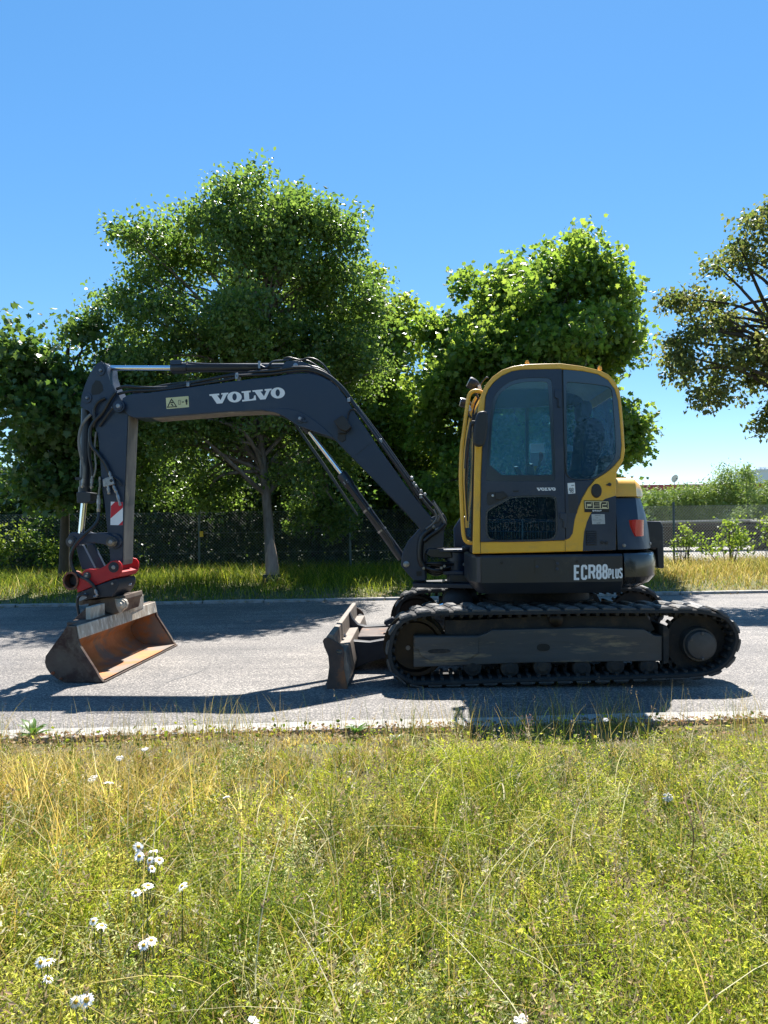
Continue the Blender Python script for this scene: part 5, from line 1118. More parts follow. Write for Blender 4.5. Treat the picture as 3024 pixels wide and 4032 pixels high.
M['lime_leaf'] = leafy('lime_leaf', (.045, .085, .022), (.13, .13, .045), (.15, .26, .035), (.36, .34, .09), .42, .45)
M['hedge_leaf'] = leafy('hedge_leaf', (.08, .15, .03), (.20, .28, .055), (.18, .30, .04), (.38, .48, .08), .5, .32)
M['conifer_leaf'] = leafy('conifer_leaf', (.025, .055, .025), (.06, .09, .04), (.06, .10, .03), (.12, .17, .05), .6, .25)

M['shaded_leaf'] = leafy('shaded_undergrowth_leaf', (.02, .048, .015), (.05, .09, .022), (.05, .11, .018), (.14, .22, .03), .45, .35)  # leaf colour darkened to carry the shade under the canopy
A_D = 14.4
gA = on_ground(1072, 2318); gA = Vector((gA.x, 15.1, 0)); gA.x = at_depth(1072, 2300, 15.1).x
trA = [gA]+[at_depth(x, y, d) for x, y, d in ((1062, 2150, 15.1), (1048, 1950, 15.05), (1022, 1700, 14.9), (1015, 1450, 14.7), (1060, 1180, 14.5), (1090, 900, 14.4))]
tA = make_tree('birch_tree', 'tall round crowned tree with a bare grey trunk in front of the fence', [
 (1130,890,A_D,180,140,1.5),(690,1010,A_D,110,100,1.2),(850,965,A_D,160,150,1.5),(980,905,A_D,150,120,1.2),(1290,960,A_D,110,140,1.2),(1010,1010,A_D,260,240,2.0),(1240,1080,A_D,175,220,1.7),(640,1090,A_D,140,165,1.5),(470,1190,A_D-.3,110,150,1.2),(560,1480,A_D,240,200,1.9),(1330,1380,A_D+.4,180,280,1.8),
 (880,1350,A_D,330,200,2.5),(1150,1420,A_D,260,230,2.2),(860,1650,A_D+.3,300,200,2.4),(1240,1760,A_D+.8,220,200,1.7),(560,1740,A_D+.8,200,190,1.7),(720,1930,A_D+1.6,230,110,1.0),(1260,1960,A_D+1.6,180,110,.9)],
 trA, M['birch_leaf'], M['bark_grey'], .082, 'oval', 62, 28, .18, tr=.12, base=gA, twigs=150, fork=.60)
# torn bark and dark wrap at the foot of the trunk
mb = MB(); P0 = (at_depth(1062, 2110, 15.1)-gA, at_depth(1068, 2200, 15.1)-gA, at_depth(1074, 2292, 15.1)-gA)
mb.tube([p+Vector((.01, -.03, 0)) for p in P0], [.06, .125, .15], 10); build('bare_wood', mb, surf('bare_wood', (.36, .27, .21), (.22, .15, .12), 12, .8, stretch=(1, 1, .15)), tA, smooth=50)
mb = MB(); mb.rings((0, 0, .02), [(0, .24), (.12, .20), (.24, .19), (.27, .17)], 14, 'z'); build('trunk_guard', mb, M['black_plastic'], tA, smooth=30)
make_tree('maple_tree', 'dark green tree filling the left edge behind the excavator arm', [
 (310,1310,13.6,90,65,.7),(235,1475,13.6,150,130,1.3),(70,1490,13.2,120,70,1.0),(60,1580,13.4,130,100,1.2),(330,1560,13.8,200,200,1.6),(190,1680,13.6,190,170,1.5),(330,1850,14.2,190,180,1.5),(190,1880,14,100,110,1.0),(120,1760,13.5,70,60,.8)],
 [at_depth(250, 2330, 15.4), at_depth(255, 2000, 15.2), at_depth(250, 1700, 14.4), at_depth(270, 1350, 13.8)], M['dark_leaf'], M['bark_dark'], .115, 'maple', 34, 27, .19, tr=.11, base=(at_depth(250, 2330, 15.4).x, 15.4, 0), twigs=60)
make_tree('ash_tree', 'bright yellow-green tree with a thin spire, between the big tree and the maple', [
 (1462,1120,19.5,38,110,.5),(1440,1290,19.5,90,140,1.1),(1390,1450,19.5,130,200,1.5),(1530,1450,19.3,100,190,1.3),(1620,1330,19,60,110,.8),(1590,1640,19.3,120,180,1.4),(1450,1750,19.6,170,200,1.6),(1680,1830,19.4,130,170,1.4),(1560,1960,19.5,200,130,1.5)],
 [at_depth(1470, 2290, 20), at_depth(1480, 1900, 19.8), at_depth(1470, 1500, 19.6), at_depth(1464, 1150, 19.5)], M['bright_leaf'], M['bark_dark'], .13, 'oval', 40, 30, .2, tr=.12, base=(at_depth(1470, 2290, 20).x, 20, 0), twigs=70)
make_tree('young_maple_tree', 'broad maple tree with sunlit yellow-green top rising behind the cab', [
 (1910,1185,16.8,110,90,.9),(2110,1110,16.8,160,110,1.2),(2010,1240,16.8,240,180,2.0),(2270,1200,16.8,170,150,1.5),(2420,1200,16.8,60,110,.6),(1790,1340,16.8,120,120,1.1),(2380,1420,16.6,190,180,1.7),(2160,1470,16.8,280,220,2.3),(1850,1520,16.9,230,230,1.9),
 (2420,1640,16.5,110,120,1.1),(2440,1780,16.4,70,60,.7),(2510,1690,16.3,45,35,.4),(1990,1780,17,300,190,2.0),(2300,1780,17,220,170,1.6),(1700,1330,16.9,55,60,.5),(1760,1960,17.2,130,110,1.1),(1700,1680,17,100,120,1)],
 [at_depth(2090, 2300, 17.0), at_depth(2095, 2000, 17.0), at_depth(2090, 1700, 16.9), at_depth(2090, 1300, 16.8), at_depth(2100, 1080, 16.8)], M['maple_leaf'], M['bark_dark'], .115, 'maple', 50, 29, .21, tr=.13, base=(at_depth(2090, 2300, 17).x, 17.0, 0), twigs=110)
make_tree('lime_tree', 'tree with hanging brown-flecked branches reaching in from the right edge', [
 (2990,870,12.6,55,75,.6),(2960,1010,12.6,100,110,.9),(3060,1050,12.6,100,200,1.0),(2790,1110,12.6,115,85,.8),(2760,1230,12.6,120,90,.8),(2700,1350,12.6,110,75,.7),(2660,1420,12.5,70,45,.5),(2900,1310,12.6,150,110,1.1),(2820,1450,12.6,130,60,.7),(2990,1450,12.6,90,110,.9),(2870,1535,12.6,80,45,.4),(2780,1560,12.5,40,25,.25),(3040,1660,12.6,32,45,.3),(3170,1300,12.6,150,260,1.6),(2690,1170,12.6,45,25,.3)],
 [(7.35, 13.2, 0), (7.3, 13.1, 1.5), (7.3, 12.9, 3.2), (6.9, 12.7, 5), (6.6, 12.6, 6.2)], M['lime_leaf'], M['bark_dark'], .08, 'oval', 38, 32, .13, tr=.15, base=(7.35, 13.2, 0), twigs=55, droop=.7)

def bush(name, label, blobs, mat, leaf, shape, per, dens, cr, cat='bush', group=None, stems=10, kind=None):
    cl = crown_clusters(blobs, dens, .5, (.10, .26), 7); cl = cl[cl[:, 2] > .08]; c = cl.mean(0); t = empty(name, (c[0], c[1], 0)); tag(t, label, cat, group); off = np.array([c[0], c[1], 0])
    n = len(cl); pos = np.repeat(cl, per, 0)+rng.normal(size=(n*per, 3))*cr; pos[:, 2] = np.maximum(pos[:, 2], .04); tint = np.clip(.4*np.repeat(rng.uniform(0, 1, n), per)+.6*rng.uniform(0, 1, n*per), 0, 1)
    leaf_mesh('leaves', pos-off, leaf, shape, mat, t, tint, kind='stuff')
    mb = MB()
    for j in rng.choice(n, min(n, stems), replace=False):
        e = Vector(cl[j]-off); mb.tube(smooth_path([(e.x*.25+rng.normal()*.05, e.y*.25, 0), (e.x*.6, e.y*.6, e.z*.55), tuple(e)], 3), [.012, .011, .010, .009, .007, .005, .003], 5)
    o = build('stems', mb, M['bark_dark'], t); o['kind'] = 'stuff'
    return t
# undergrowth that reads as one dark mass behind the fence
def mass(name, pts, mat, leaf, shape, per, cr, kind='stuff', parent=None):
    n = len(pts); pos = np.repeat(pts, per, 0)+rng.normal(size=(n*per, 3))*cr; pos[:, 2] = np.maximum(pos[:, 2], .03)
    tint = np.clip(.4*np.repeat(rng.uniform(0, 1, n), per)+.6*rng.uniform(0, 1, n*per), 0, 1); return leaf_mesh(name, pos, leaf, shape, mat, parent, tint, kind=kind)
n = 1150; X = rng.uniform(-10.2, 1.4, n); Y = 18.4+np.abs(rng.normal(size=n))*1.7; Z = rng.uniform(0, 1, n)**.85*(2.9-.35*np.sin(X*1.3)); mass('undergrowth', np.stack([X, Y+.05*X, Z], -1), M['shaded_leaf'], .13, 'oval', 46, .30)
n = 420; X = rng.uniform(1.2, 6.4, n); Y = 18.9+np.abs(rng.normal(size=n))*1.0; Z = rng.uniform(0, 1, n)*1.9; mass('undergrowth', np.stack([X, Y, Z], -1), M['dark_leaf'], .13, 'oval', 40, .28)
n = 900; X = rng.uniform(-17, 2.2, n); Y = 24+np.abs(rng.normal(size=n))*1.2; Z = rng.uniform(0, 1, n)*np.where(X < -9.5, 1.1, 5.0); mass('wood_edge', np.stack([X, Y, Z], -1), M['shaded_leaf'], .2, 'oval', 34, .42)
for px, D, top, r in ((350,19.5,1500,.10),(640,21,1400,.09),(900,20.5,1500,.12),(1235,19.6,1350,.14),(1330,20.2,1500,.11),(1560,21,1500,.10),(1800,20.5,1500,.10)):
    g = at_depth(px, 2250, D); t = empty('slim_tree', (g.x, D, 0)); tag(t, {350:'thin dark trunk behind the fence just right of the excavator arm',640:'thin dark trunk behind the fence left of the yellow tag',900:'dark trunk behind the fence just left of the bare grey trunk',1235:'thick dark trunk behind the fence, first to the right of the bare grey trunk',1330:'dark trunk behind the fence seen beside the boom cylinder',1560:'thin trunk behind the fence below the bend of the boom',1800:'thin trunk behind the fence just left of the cab'}[px], 'tree')
    e = at_depth(px+random.uniform(-40, 40), top, D)-g; e.z += g.z; pts = [(0, 0, 0), (e.x*.3+.05, 0, e.z*.33), (e.x*.6-.06, 0, e.z*.66), (e.x, 0, e.z)]
    mb = MB(); P = smooth_path(pts, 4); mb.tube(P, [r*(1-.7*i/12) for i in range(len(P))], 8); build('trunk', mb, M['bark_dark'], t, smooth=50)
    cl = np.array([e.x, 0, e.z])+rng.normal(size=(26, 3))*np.array([.8, .6, .8]); n = len(cl); pos = np.repeat(cl, 26, 0)+rng.normal(size=(n*26, 3))*.28
    leaf_mesh('crown', pos, .12, 'oval', M['dark_leaf'], t, rng.uniform(0, 1, n*26), kind='stuff')
bush('bush', 'pale sunlit leafy bush at the left edge in front of the white roof', [(60,2110,16.8,110,70,.7),(150,2180,16.8,80,60,.6),(20,2200,16.8,90,50,.6)], M['bright_leaf'], .075, 'oval', 40, 60, .13)
bush('bush', 'dark green low bush below the left tree, left of the coupler', [(190,2130,17.4,90,120,.6),(260,2200,17.4,80,90,.6)], M['dark_leaf'], .08, 'oval', 40, 60, .15)
bush('sapling', 'yellow-green self-sown sapling at the fence right of the counterweight', [(2850,2110,17.3,70,60,.35),(2800,2145,17.3,50,38,.3),(2890,2160,17.3,70,40,.3),(2845,2060,17.3,34,32,.2),(2900,2110,17.3,45,45,.25)], M['bright_leaf'], .07, 'oval', 20, 80, .09)
bush('sapling', 'small yellow-green sapling beside the right fence post', [(2712,2085,17.5,18,35,.2),(2670,2140,17.5,20,14,.2),(2715,2140,17.5,14,34,.2)], M['bright_leaf'], .06, 'oval', 16, 90, .07)
bush('sapling', 'leafy twig reaching in at the right edge in front of the timber', [(3030,2060,17.3,14,22,.2),(3034,2125,17.3,12,26,.2)], M['bright_leaf'], .07, 'oval', 18, 90, .08)
bush('bush', 'bushes behind the fence between the boom foot and the cab', [(1640,2120,19,90,80,.6),(1760,2140,19,80,60,.6),(1850,2100,19,60,90,.5)], M['bright_leaf'], .09, 'oval', 34, 36, .16)
# hedge
hedge = empty('hedge', (14, 36, 0)); tag(hedge, 'long green hedge beyond the yard on the right', 'hedge')
n = 3000; X = rng.uniform(-4, 17, n); top = 2.45+.10*np.sin(X*1.1)+np.where(X > 1.2, np.clip((X-1.2)*.25, 0, .35), 0)+.05*np.sin(X*3.3); top = top+.65*np.exp(-((X-2.3)/.42)**2)
Z = rng.uniform(0, 1, n)**.7*top; Y = rng.uniform(-.55, .9, n); mass('leaves', np.stack([X, Y, Z], -1), M['hedge_leaf'], .17, 'narrow', 30, .20, parent=hedge)
mb = MB()
for k in range(60):
    x = -4+k*.35; mb.tube([(x, .2, 0), (x+.1, .2, 1.9)], [.03, .015], 5)
o = build('stems', mb, M['bark_dark'], hedge); o['kind'] = 'stuff'
tips = []
mb = MB()
for k in range(90):
    x = rng.uniform(-3.5, 8); z = 2.45+(.5 if abs(x-2.3) < .4 else 0); h = rng.uniform(.15, .5); mb.tube([(x, 0, z-.2), (x+rng.normal()*.06, 0, z+h)], [.012, .003], 4)
o = build('shoots', mb, M['hedge_leaf'], hedge); o['kind'] = 'stuff'
n = 60; make_conifer = bush('conifer', 'small pointed conifer rising from the hedge near the right edge', [(2938,1935,33,42,42,.5),(2938,1890,33,28,30,.4),(2938,1852,33,14,22,.2),(2940,1985,33,50,40,.5)], M['hedge_leaf'], .16, 'narrow', 22, 30, .16, 'tree')
bush('conifer', 'distant conifer behind the bush at the left edge', [(10,1960,40,45,50,.8),(12,2010,40,60,50,.8),(10,1915,40,20,30,.5)], M['conifer_leaf'], .22, 'narrow', 60, 20, .25, 'tree')
n = 500; X = rng.uniform(-24, -13.5, n); Z = rng.uniform(0, 1, n)**.8*(2.2+.25*np.sin(X*2)); o = mass('distant_bushes', np.stack([X, 34+rng.uniform(0, 1.5, n), Z], -1), M['hedge_leaf'], .2, 'oval', 30, .3)

# trees and shrubs across the way, behind where the photographer stands: the cab glass and paint mirror them
n = 1500; X = rng.uniform(-16, 18, n); Z = rng.uniform(0, 1, n)**.8*(3.0+.9*np.sin(X*.7)+.5*np.sin(X*1.9)); mass('shrub_belt', np.stack([X*1.2, -17-rng.uniform(0, 1.8, n), Z*1.5], -1), M['conifer_leaf'], .11, 'oval', 120, .5)
# ================================================================== GRASS AND HERBS
M['grass'] = tinted('grass_blades', .55, .5); M['seed'] = tinted('seed_heads', .8, .3)
def fbm(x, y, s=1.0):
    v = 0
    for k, (a, b, c, d, e) in enumerate(((1.1,.7,.3,1.3,.5),(2.3,-1.9,1.1,2.1,.3),(4.7,3.9,2.2,-5.1,.2),(9.1,-8.3,.6,7.7,.12))):
        v = v+e*np.sin(s*(a*x+b*y)+c)*np.cos(s*(d*y-.6*a*x)+2*c)
    return v
def blades(name, x, y, z0, h, w, lean, col, nseg=3, parent=None, kind='stuff', mat=None, curl=1.0):
    n = len(x); a = rng.uniform(0, 2*np.pi, n); f = rng.uniform(0, 2*np.pi, n)
    P = []; 
    for k in range(nseg+1):
        t = k/nseg; r = lean*h*(t**1.9)*curl; zz = z0+h*(t-.35*lean*t*t); wd = w*(1-t**1.6)+w*.06
        cx_, cy_ = x+r*np.cos(a), y+r*np.sin(a)
        P.append(np.stack([cx_-wd*np.cos(f), cy_-wd*np.sin(f), zz], -1)); P.append(np.stack([cx_+wd*np.cos(f), cy_+wd*np.sin(f), zz], -1))
    V = np.stack(P, 1); m = 2*(nseg+1); base = (np.arange(n)*m)[:, None, None]
    q = np.array([[2*k, 2*k+1, 2*k+3, 2*k+2] for k in range(nseg)])[None]; Fc = (base+q).reshape(-1, 4)
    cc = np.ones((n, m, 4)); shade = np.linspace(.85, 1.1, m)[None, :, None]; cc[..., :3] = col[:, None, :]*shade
    tip = np.stack([x+lean*h*np.cos(a)*curl, y+lean*h*np.sin(a)*curl, z0+h*(1-.35*lean)], -1)
    return raw_mesh(name, V.reshape(-1, 3), Fc, 4, mat or M['grass'], parent, cc.reshape(-1, 4), kind=kind), tip
def palette(keys, n):
    k = rng.integers(0, len(keys), n); return np.array(keys)[k]*rng.uniform(.8, 1.2, (n, 1))
GREEN = [(.11,.17,.02),(.15,.21,.025),(.08,.13,.015),(.20,.25,.03)]
DRY = [(.48,.36,.08),(.58,.46,.12),(.36,.25,.06),(.64,.53,.20),(.34,.27,.06)]
LIME = [(.42,.46,.035),(.52,.54,.05),(.32,.39,.03),(.62,.60,.11)]
def wedge(n, y0, y1, k=.56, m=.75, pw=1.0):
    y = y0+(y1-y0)*rng.uniform(0, 1, n)**pw; x = rng.uniform(-1, 1, n)*(k*y+m); return x, y
def verge_field(n, y0, y1): 
    x, y = wedge(n, y0, y1); return x, y, near_z(x, y-RS*x)
def herbness(x, y):                       # where the soft bedstraw grows: centre and right, away from the kerb
    e = fbm(x+.3, y, 1.7); return np.clip((3.75-y)*1.1, -1.2, 1)+.55*np.clip((x+.35)*1.3, -1, 1)+1.1*e
def hump(x, y): return np.clip(1+.95*fbm(x, y, 3.1)+.35*fbm(y, x, 7.3), .35, 1.6)
def cap(h, x, y, k=1.0):                   # worn short beside the kerb, taller with every step away from it; uneven tufts everywhere
    return np.minimum(h*hump(x, y), k*np.clip(1.36-.296*y, .04, .6)*rng.uniform(.6, 1.15, len(h)))
GOLD = [(.50,.36,.08),(.60,.46,.13),(.42,.31,.07),(.66,.53,.20)]
def gold(x, y): return np.clip(.35-(x+.5)*1.1, -.7, 1)+.8*fbm(x+2, y-1, 1.3)      # ripe golden grass towards the left
# short ground layer
x, y, z = verge_field(28000, 1.1, 4.95); hb = herbness(x, y); mixv = rng.uniform(0, 1, len(x)) < np.clip(.45-.25*hb, .18, .80)
col = np.where(mixv[:, None], palette(DRY, len(x)), palette(GREEN+LIME, len(x)))
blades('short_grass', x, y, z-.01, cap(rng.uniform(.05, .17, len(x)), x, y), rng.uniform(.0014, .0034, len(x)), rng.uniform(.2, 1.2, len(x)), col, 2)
# tussocks of tall blades
nt_ = 2300; tx, ty = wedge(nt_, 1.0, 4.85); hb = herbness(tx, ty); kk = rng.uniform(-.9, 1, nt_) > hb*.9-.25; tx, ty, hb = tx[kk], ty[kk], hb[kk]; nt_ = len(tx); gd = gold(tx, ty); per = 19
th = rng.uniform(.16, .40, nt_)*(1+.25*fbm(tx, ty, 2.3)); x = np.repeat(tx, per)+rng.normal(size=nt_*per)*.035; y = np.repeat(ty, per)+rng.normal(size=nt_*per)*.035
pg = rng.uniform(0, 1, nt_) < np.clip(.25+.5*gd, 0, .9); pd = rng.uniform(0, 1, nt_) < np.clip(.45-.3*hb, .1, .8)
deep = fbm(tx*1.3-1, ty*1.3+4, 2.0)
tc = np.where(pg[:, None], palette(GOLD, nt_), np.where(pd[:, None], palette(DRY, nt_), palette(GREEN+LIME, nt_))); tc = tc*np.clip(1+.9*deep, .5, 1.35)[:, None]; col = np.repeat(tc, per, 0)*rng.uniform(.7, 1.3, (nt_*per, 1)); mm = rng.uniform(0, 1, nt_*per) < .25; col[mm] = palette(DRY+GREEN, int(mm.sum()))
k = y-RS*x < 4.9; x, y, col = x[k], y[k], col[k]; hh = cap((np.repeat(th, per)*rng.uniform(.6, 1.15, nt_*per))[k], x, y)
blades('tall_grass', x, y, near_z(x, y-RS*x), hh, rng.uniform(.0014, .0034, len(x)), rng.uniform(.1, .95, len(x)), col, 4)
# long arching dry stalks with seed heads
x, y, z = verge_field(2300, 1.3, 4.95); col = palette(DRY+GOLD+[(.60,.52,.32),(.60,.52,.32)], len(x)); o, tip = blades('dry_stalks', x, y, z, cap(rng.uniform(.30, .50, len(x)), x, y, 1.25), rng.uniform(.0011, .0022, len(x)), rng.uniform(.1, 1.5, len(x)), col, 6)
n = len(tip); per = 10; off = (rng.uniform(-1, 1, (n*per, 3))*np.array([.010, .010, .034])); pos = np.repeat(tip, per, 0)+off-np.array([0, 0, .02])
tc = np.repeat(palette([(.52,.42,.24),(.46,.34,.18),(.36,.24,.15),(.60,.52,.34)], n), per, 0); leaf_mesh('seed_heads', pos, .015, 'narrow', M['seed'], None, tc, droop=-.8, kind='stuff')
# long flattened pale straw lying across the herbs
x, y, z = verge_field(300, 1.2, 4.3); blades('bent_straw', x, y, z+rng.uniform(.05, .2, len(x)), rng.uniform(.22, .42, len(x))*np.clip(1.36-.282*y, .1, .5)*2.2, rng.uniform(.0012, .0021, len(x)), rng.uniform(.6, 1.7, len(x)), palette([(.66,.60,.34),(.58,.58,.28),(.70,.64,.42)], len(x)), 6)
# bedstraw: cushions of sprigs whorled with tiny leaves
nc = 480; cx_, cy_ = wedge(nc*3, 1.0, 4.55); hb = herbness(cx_, cy_); k = rng.uniform(-.5, .9, nc*3) < hb; cx_, cy_ = cx_[k][:nc], cy_[k][:nc]; nc = len(cx_)
R_ = rng.uniform(.11, .28, nc); hc = np.minimum(rng.uniform(.15, .38, nc), np.clip(1.36-.296*cy_, .04, .6)); cv = palette(LIME+LIME+GREEN+[(.13,.19,.04),(.10,.15,.035),(.50,.52,.20),(.60,.60,.30)], nc); sp_n = 18
ang = rng.uniform(0, 6.283, (nc, sp_n)); q = rng.uniform(0, 1, (nc, sp_n))**.5; sx = cx_[:, None]+q*R_[:, None]*np.cos(ang); sy = cy_[:, None]+q*R_[:, None]*np.sin(ang); sh_ = hc[:, None]*(1-.55*q**2)*rng.uniform(.75, 1.2, (nc, sp_n))
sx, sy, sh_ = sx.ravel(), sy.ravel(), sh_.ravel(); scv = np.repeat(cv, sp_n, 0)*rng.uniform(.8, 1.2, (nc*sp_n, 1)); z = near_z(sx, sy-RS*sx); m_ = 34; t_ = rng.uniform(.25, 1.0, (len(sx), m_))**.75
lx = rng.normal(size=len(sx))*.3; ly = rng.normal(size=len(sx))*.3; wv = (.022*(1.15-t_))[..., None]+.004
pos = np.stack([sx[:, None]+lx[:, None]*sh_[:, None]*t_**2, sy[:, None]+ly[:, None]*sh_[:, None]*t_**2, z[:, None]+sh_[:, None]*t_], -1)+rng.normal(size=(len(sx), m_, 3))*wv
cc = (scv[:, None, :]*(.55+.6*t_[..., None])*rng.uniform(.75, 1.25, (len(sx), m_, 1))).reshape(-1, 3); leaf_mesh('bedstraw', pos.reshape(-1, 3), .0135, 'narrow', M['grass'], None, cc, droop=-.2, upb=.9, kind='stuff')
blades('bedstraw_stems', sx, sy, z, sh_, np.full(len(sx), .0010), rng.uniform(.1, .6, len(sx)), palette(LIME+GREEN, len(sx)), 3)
# broad weed leaves low down, leaf litter by the kerb
x, y, z = verge_field(4500, 1.1, 4.9); leaf_mesh('ground_leaves', np.stack([x, y, z+rng.uniform(.01, .12, len(x))], -1), .028, 'oval', M['grass'], None, palette(GREEN+LIME, len(x)), kind='stuff')
n = 2600; x = rng.uniform(-4, 4, n); y = 4.97+RS*x-np.abs(rng.normal(size=n))*.14; leaf_mesh('leaf_litter', np.stack([x, y, .024+rng.uniform(0, .015, n)], -1), .026, 'oval', M['seed'], None, palette([(.26,.15,.08),(.34,.20,.11),(.20,.12,.07),(.4,.3,.18)], n), upb=2, kind='stuff')
# stalks leaning out over the kerb
x = np.where(rng.uniform(0, 1, 2600) < .5, rng.choice(rng.uniform(-3, 3.2, 30), 2600)+rng.normal(size=2600)*.07, rng.uniform(-3.2, 3.4, 2600)); y = 4.90+RS*x-rng.uniform(0, 1, 2600)**2*.8; o, tip = blades('kerb_stalks', x, y, near_z(x, y-RS*x), rng.uniform(.07, .34, 2600), np.full(2600, .0013), rng.uniform(.05, .5, 2600), palette(DRY+GREEN, 2600), 4)
k = rng.choice(2600, 110, replace=False); tip = tip[k]; per = 8; pos = np.repeat(tip, per, 0)+rng.uniform(-1, 1, (110*per, 3))*np.array([.004, .004, .026])-np.array([0, 0, .02]); leaf_mesh('seed_heads', pos, .010, 'narrow', M['seed'], None, np.repeat(palette([(.40,.30,.17),(.33,.22,.13)], 110), per, 0), droop=-.8, kind='stuff')
# far verge
n = 42000; x = rng.uniform(-9.5, 9.5, n); y = 12.74+5.7*rng.uniform(0, 1, n)**.8; z = far_z(x, y); dryp = np.clip(.12+(x-1.5)*.14, .1, .75)+.2*fbm(x, y, .8); mixv = rng.uniform(0, 1, n) < dryp
col = np.where(mixv[:, None], palette(DRY, n), palette(GREEN+LIME[:1], n)); blades('verge_grass', x, y+RS*x, z-.01, rng.uniform(.10, .36, n)*np.clip(.4+(y-12.86)*.4, .4, 1.25), rng.uniform(.004, .008, n), rng.uniform(.2, 1.0, n), col, 2)
n = 900; x = rng.uniform(-9, 9, n); y = 12.80+rng.uniform(-.22, .14, n); leaf_mesh('kerb_litter', np.stack([x, y+RS*x, np.full(n, .09)-np.where(y < 12.66, .075, 0)], -1), .035, 'oval', M['seed'], None, palette([(.30,.26,.12),(.2,.2,.07),(.26,.17,.09)], n), upb=2, kind='stuff')

# ---------------------------------------------------------------- flowers and single plants
M['petal'] = surf('daisy_petal', (.82, .82, .80), (.76, .76, .76), 30, .5); M['petal_warm'] = surf('yarrow_white', (.80, .77, .72), (.70, .66, .62), 90, .6)
M['daisy_eye'] = surf('daisy_eye', (.62, .40, .02), (.55, .33, .02), 90, .6); M['stem'] = surf('green_stem', (.10, .14, .04), (.13, .14, .05), 30, .6); M['dock'] = leafy('dock_leaf', (.05, .13, .02), (.10, .18, .03), (.12, .26, .03), (.2, .34, .05), .4, .35)
def daisy(px, py, label, z=.30, r=.016, kind='daisy'):
    q = on_ground(px, py, z); gz = float(near_z(q.x, q.y-RS*q.x)); t = empty(kind, (q.x, q.y, gz)); tag(t, label, 'flower', 'white daisies in the near grass' if kind == 'daisy' else 'yarrow heads in the near grass')
    r = r*random.uniform(.78, 1.12)
    h = z-gz; bx, by = random.uniform(-.05, .05), random.uniform(-.04, .04)
    mb = MB(); mb.tube(smooth_path([(bx, by, 0), (bx*.5, by*.4, h*.55), (0, 0, h-.004)], 4), .0018, 6); build('stem', mb, M['stem'], t)
    tilt = Matrix.Rotation(random.uniform(-.3, .95), 4, 'X') @ Matrix.Rotation(random.uniform(-.6, .6), 4, 'Y')
    if kind == 'daisy':
        mb = MB(); npt = 17
        for k in range(npt):
            a = 2*math.pi*k/npt+random.uniform(-.06, .06); L = r*random.uniform(.9, 1.1); u = Vector((math.cos(a), math.sin(a), 0)); v = Vector((-math.sin(a), math.cos(a), 0)); dz_ = random.uniform(-.5, .08)
            pts = [u*r*.25-v*r*.07, u*L*.65-v*r*.17+Vector((0, 0, L*.1)), u*L+Vector((0, 0, L*dz_)), u*L*.65+v*r*.17+Vector((0, 0, L*.1)), u*r*.25+v*r*.07]
            mb.add([tilt @ p for p in pts], [(0, 1, 2, 3, 4)])
        o = build('petals', mb, M['petal'], t, smooth=60); o.location = (0, 0, h)
        mb = MB(); mb.rings((0, 0, 0), [(-.002, r*.25), (.001, r*.36), (.0035, r*.28), (.0045, r*.1)], 12, 'z'); mb.v = [tuple(tilt @ Vector(p)) for p in mb.v]; o = build('eye', mb, M['daisy_eye'], t, smooth=60); o.location = (0, 0, h)
    else:
        mb = MB()
        for k in range(70):
            a = random.random()*6.28; rr_ = r*math.sqrt(random.random()); c = Vector((rr_*math.cos(a), rr_*math.sin(a), random.uniform(-.002, .003)-rr_*rr_*6)); mb.obox(tilt @ c, (.0022, .0004, 0), (0, .0022, 0), (0, 0, .0012))
        o = build('flower_head', mb, M['petal_warm'], t, smooth=0); o.location = (0, 0, h)
    return t
for px, py, lb in ((545,3335,'daisy at the top of the upper left cluster'),(605,3350,'daisy just right of the topmost one in the upper left cluster'),(548,3372,'daisy just under the topmost one in the upper left cluster'),(590,3388,'left daisy of the pair above the yellow-green tuft'),(627,3386,'right daisy of the pair above the yellow-green tuft'),(598,3420,'drooping daisy under the pair'),
  (583,3487,'daisy in the middle row, nearest the dark gap'),(535,3515,'nodding daisy left of the middle row'),(560,3510,'small nodding daisy between the two of the middle row'),(718,3490,'lone daisy with folded petals right of the middle row'),
  (368,3627,'left daisy of the pair at mid left'),(400,3646,'right daisy of the pair at mid left'),(595,3703,'upper daisy of the slanting pair at lower centre left'),(565,3722,'lower daisy of the slanting pair at lower centre left'),
  (160,3790,'left daisy of the pair near the left edge'),(190,3785,'right daisy of the pair near the left edge'),(190,3855,'single daisy under the pair near the left edge'),(298,3945,'left daisy of the lowest pair'),(340,3938,'right daisy of the lowest pair')):
    daisy(px, py, 'white '+lb, random.uniform(.27, .33))
for px, py, lb, r in ((365,3065,'upper left','.024'),(425,3082,'lower right','.025')): daisy(px, py, 'flat whitish yarrow head, %s of the two in the dry grass at left' % lb, .26, float(r), 'yarrow')
for px, py, lb in ((470,2985,'small pale yarrow head below the left dock plant'),(570,2950,'small pale yarrow head just under the middle dock plant'),(890,3140,'small cream yarrow head in the brown grass, left of centre'),(2385,2835,'whitish yarrow head standing in the cab shadow'),(2630,3140,'whitish yarrow head beside the tall brown stalks'),(1000,4020,'cream yarrow head at the bottom edge left of centre'),(2050,4015,'large cream yarrow head at the bottom edge right of centre')): daisy(px, py, lb, .24, .016, 'yarrow')
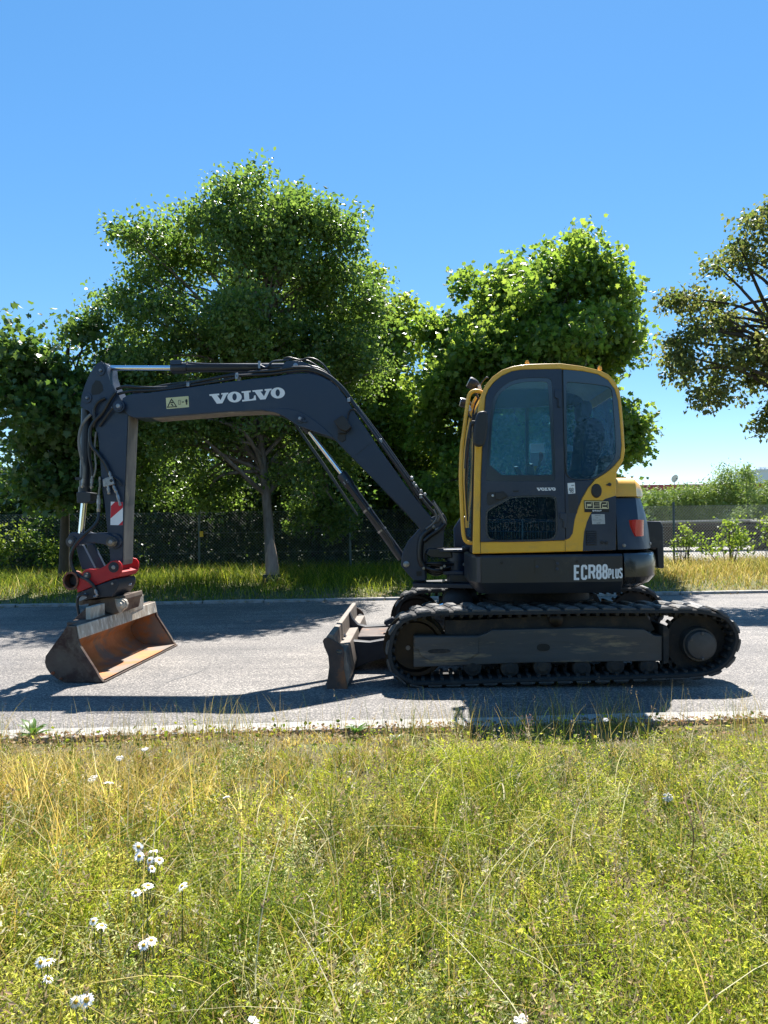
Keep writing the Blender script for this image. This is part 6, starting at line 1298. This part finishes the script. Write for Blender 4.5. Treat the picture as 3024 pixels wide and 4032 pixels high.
def dock(px, py, label, s=1.0):
    q = on_ground(px, py, .03); t = empty('dock_plant', (q.x, q.y, .01)); tag(t, label, 'plant', 'leafy dock plants along the near kerb')
    for k in range(11):
        a = k*2.4+random.random()*.5; L = s*random.uniform(.08, .15); el = random.uniform(.3, 1.2); n_ = 6; V = []; f = []
        for i in range(n_):
            u = i/(n_-1); w = s*.017*math.sin(math.pi*min(1, u*.92+.06))*(1+.15*math.sin(i*3)); r_ = L*u*math.cos(el*(1-.5*u)); z_ = L*math.sin(el)*(u-.45*u*u)*1.3
            for sgn in (-1, 0, 1): V.append((r_*math.cos(a)-sgn*w*math.sin(a), r_*math.sin(a)+sgn*w*math.cos(a), z_+abs(sgn)*w*.35))
        for i in range(n_-1): f += [(3*i, 3*i+3, 3*i+4, 3*i+1), (3*i+1, 3*i+4, 3*i+5, 3*i+2)]
        v = random.random(); raw_mesh('leaf', np.array(V), np.array(f), 4, M['dock'], t, np.tile(np.array([v, v, v, 1.0]), (len(V), 1)), smooth=True)
dock(130, 2885, 'bushy green dock plant at the kerb near the left edge', 1.15); dock(555, 22600, 'green dock plant at the kerb, second from the left', 1.5); dock(1400, 2880, 'small dock plant at the kerb below the dozer blade', .9); dock(1560, 2905, 'tiny dock plant at the kerb left of the cab shadow', .5)
# tall brown stalks on the right, reddish grass plume in the middle
def stalk(px, pyb, pyt, D, label, kind):
    b0 = at_depth(px, pyb, D); e = at_depth(px+random.uniform(-20, 20), pyt, D+.1); gz = float(near_z(b0.x, D-RS*b0.x)); t = empty(kind, (b0.x, D, gz)); tag(t, label, 'plant')
    c = Vector((b0.x, D, gz)); e = e-c; mb = MB(); mb.tube(smooth_path([(0, 0, 0), (e.x*.3+.004, 0, e.z*.4), (e.x*.8, 0, e.z*.75), tuple(e)], 5), .0022, 6); build('stem', mb, M['stalk'], t)
    mb = MB(); 
    for k in range(22 if kind == 'grass_plume' else 15):
        u = random.uniform(.45, 1); p = e*u; s_ = random.choice((-1, 1)); L = random.uniform(.015, .04); q2 = p+Vector((s_*L, random.uniform(-.01, .01), random.uniform(.0, .03))); mb.tube([p, q2], .0007, 4)
        mb.obox(q2, (.0022, 0, .0006), (0, .0012, 0), (0, 0, .0022))
    o = build('seed_head', mb, M['plume'] if kind == 'grass_plume' else M['stalk'], t); o['kind'] = 'stuff'
M['stalk'] = surf('brown_stalk', (.22, .12, .05), (.15, .085, .04), 20, .7); M['plume'] = surf('reddish_plume', (.42, .24, .17), (.34, .18, .13), 20, .7)
stalk(2705, 3750, 3130, 2.55, 'left of the two tall brown dead stalks at the right', 'dead_stalk'); stalk(2745, 3740, 3160, 2.6, 'right of the two tall brown dead stalks at the right', 'dead_stalk'); stalk(2080, 2990, 2815, 4.1, 'drooping reddish grass plume in the middle of the cab shadow', 'grass_plume')
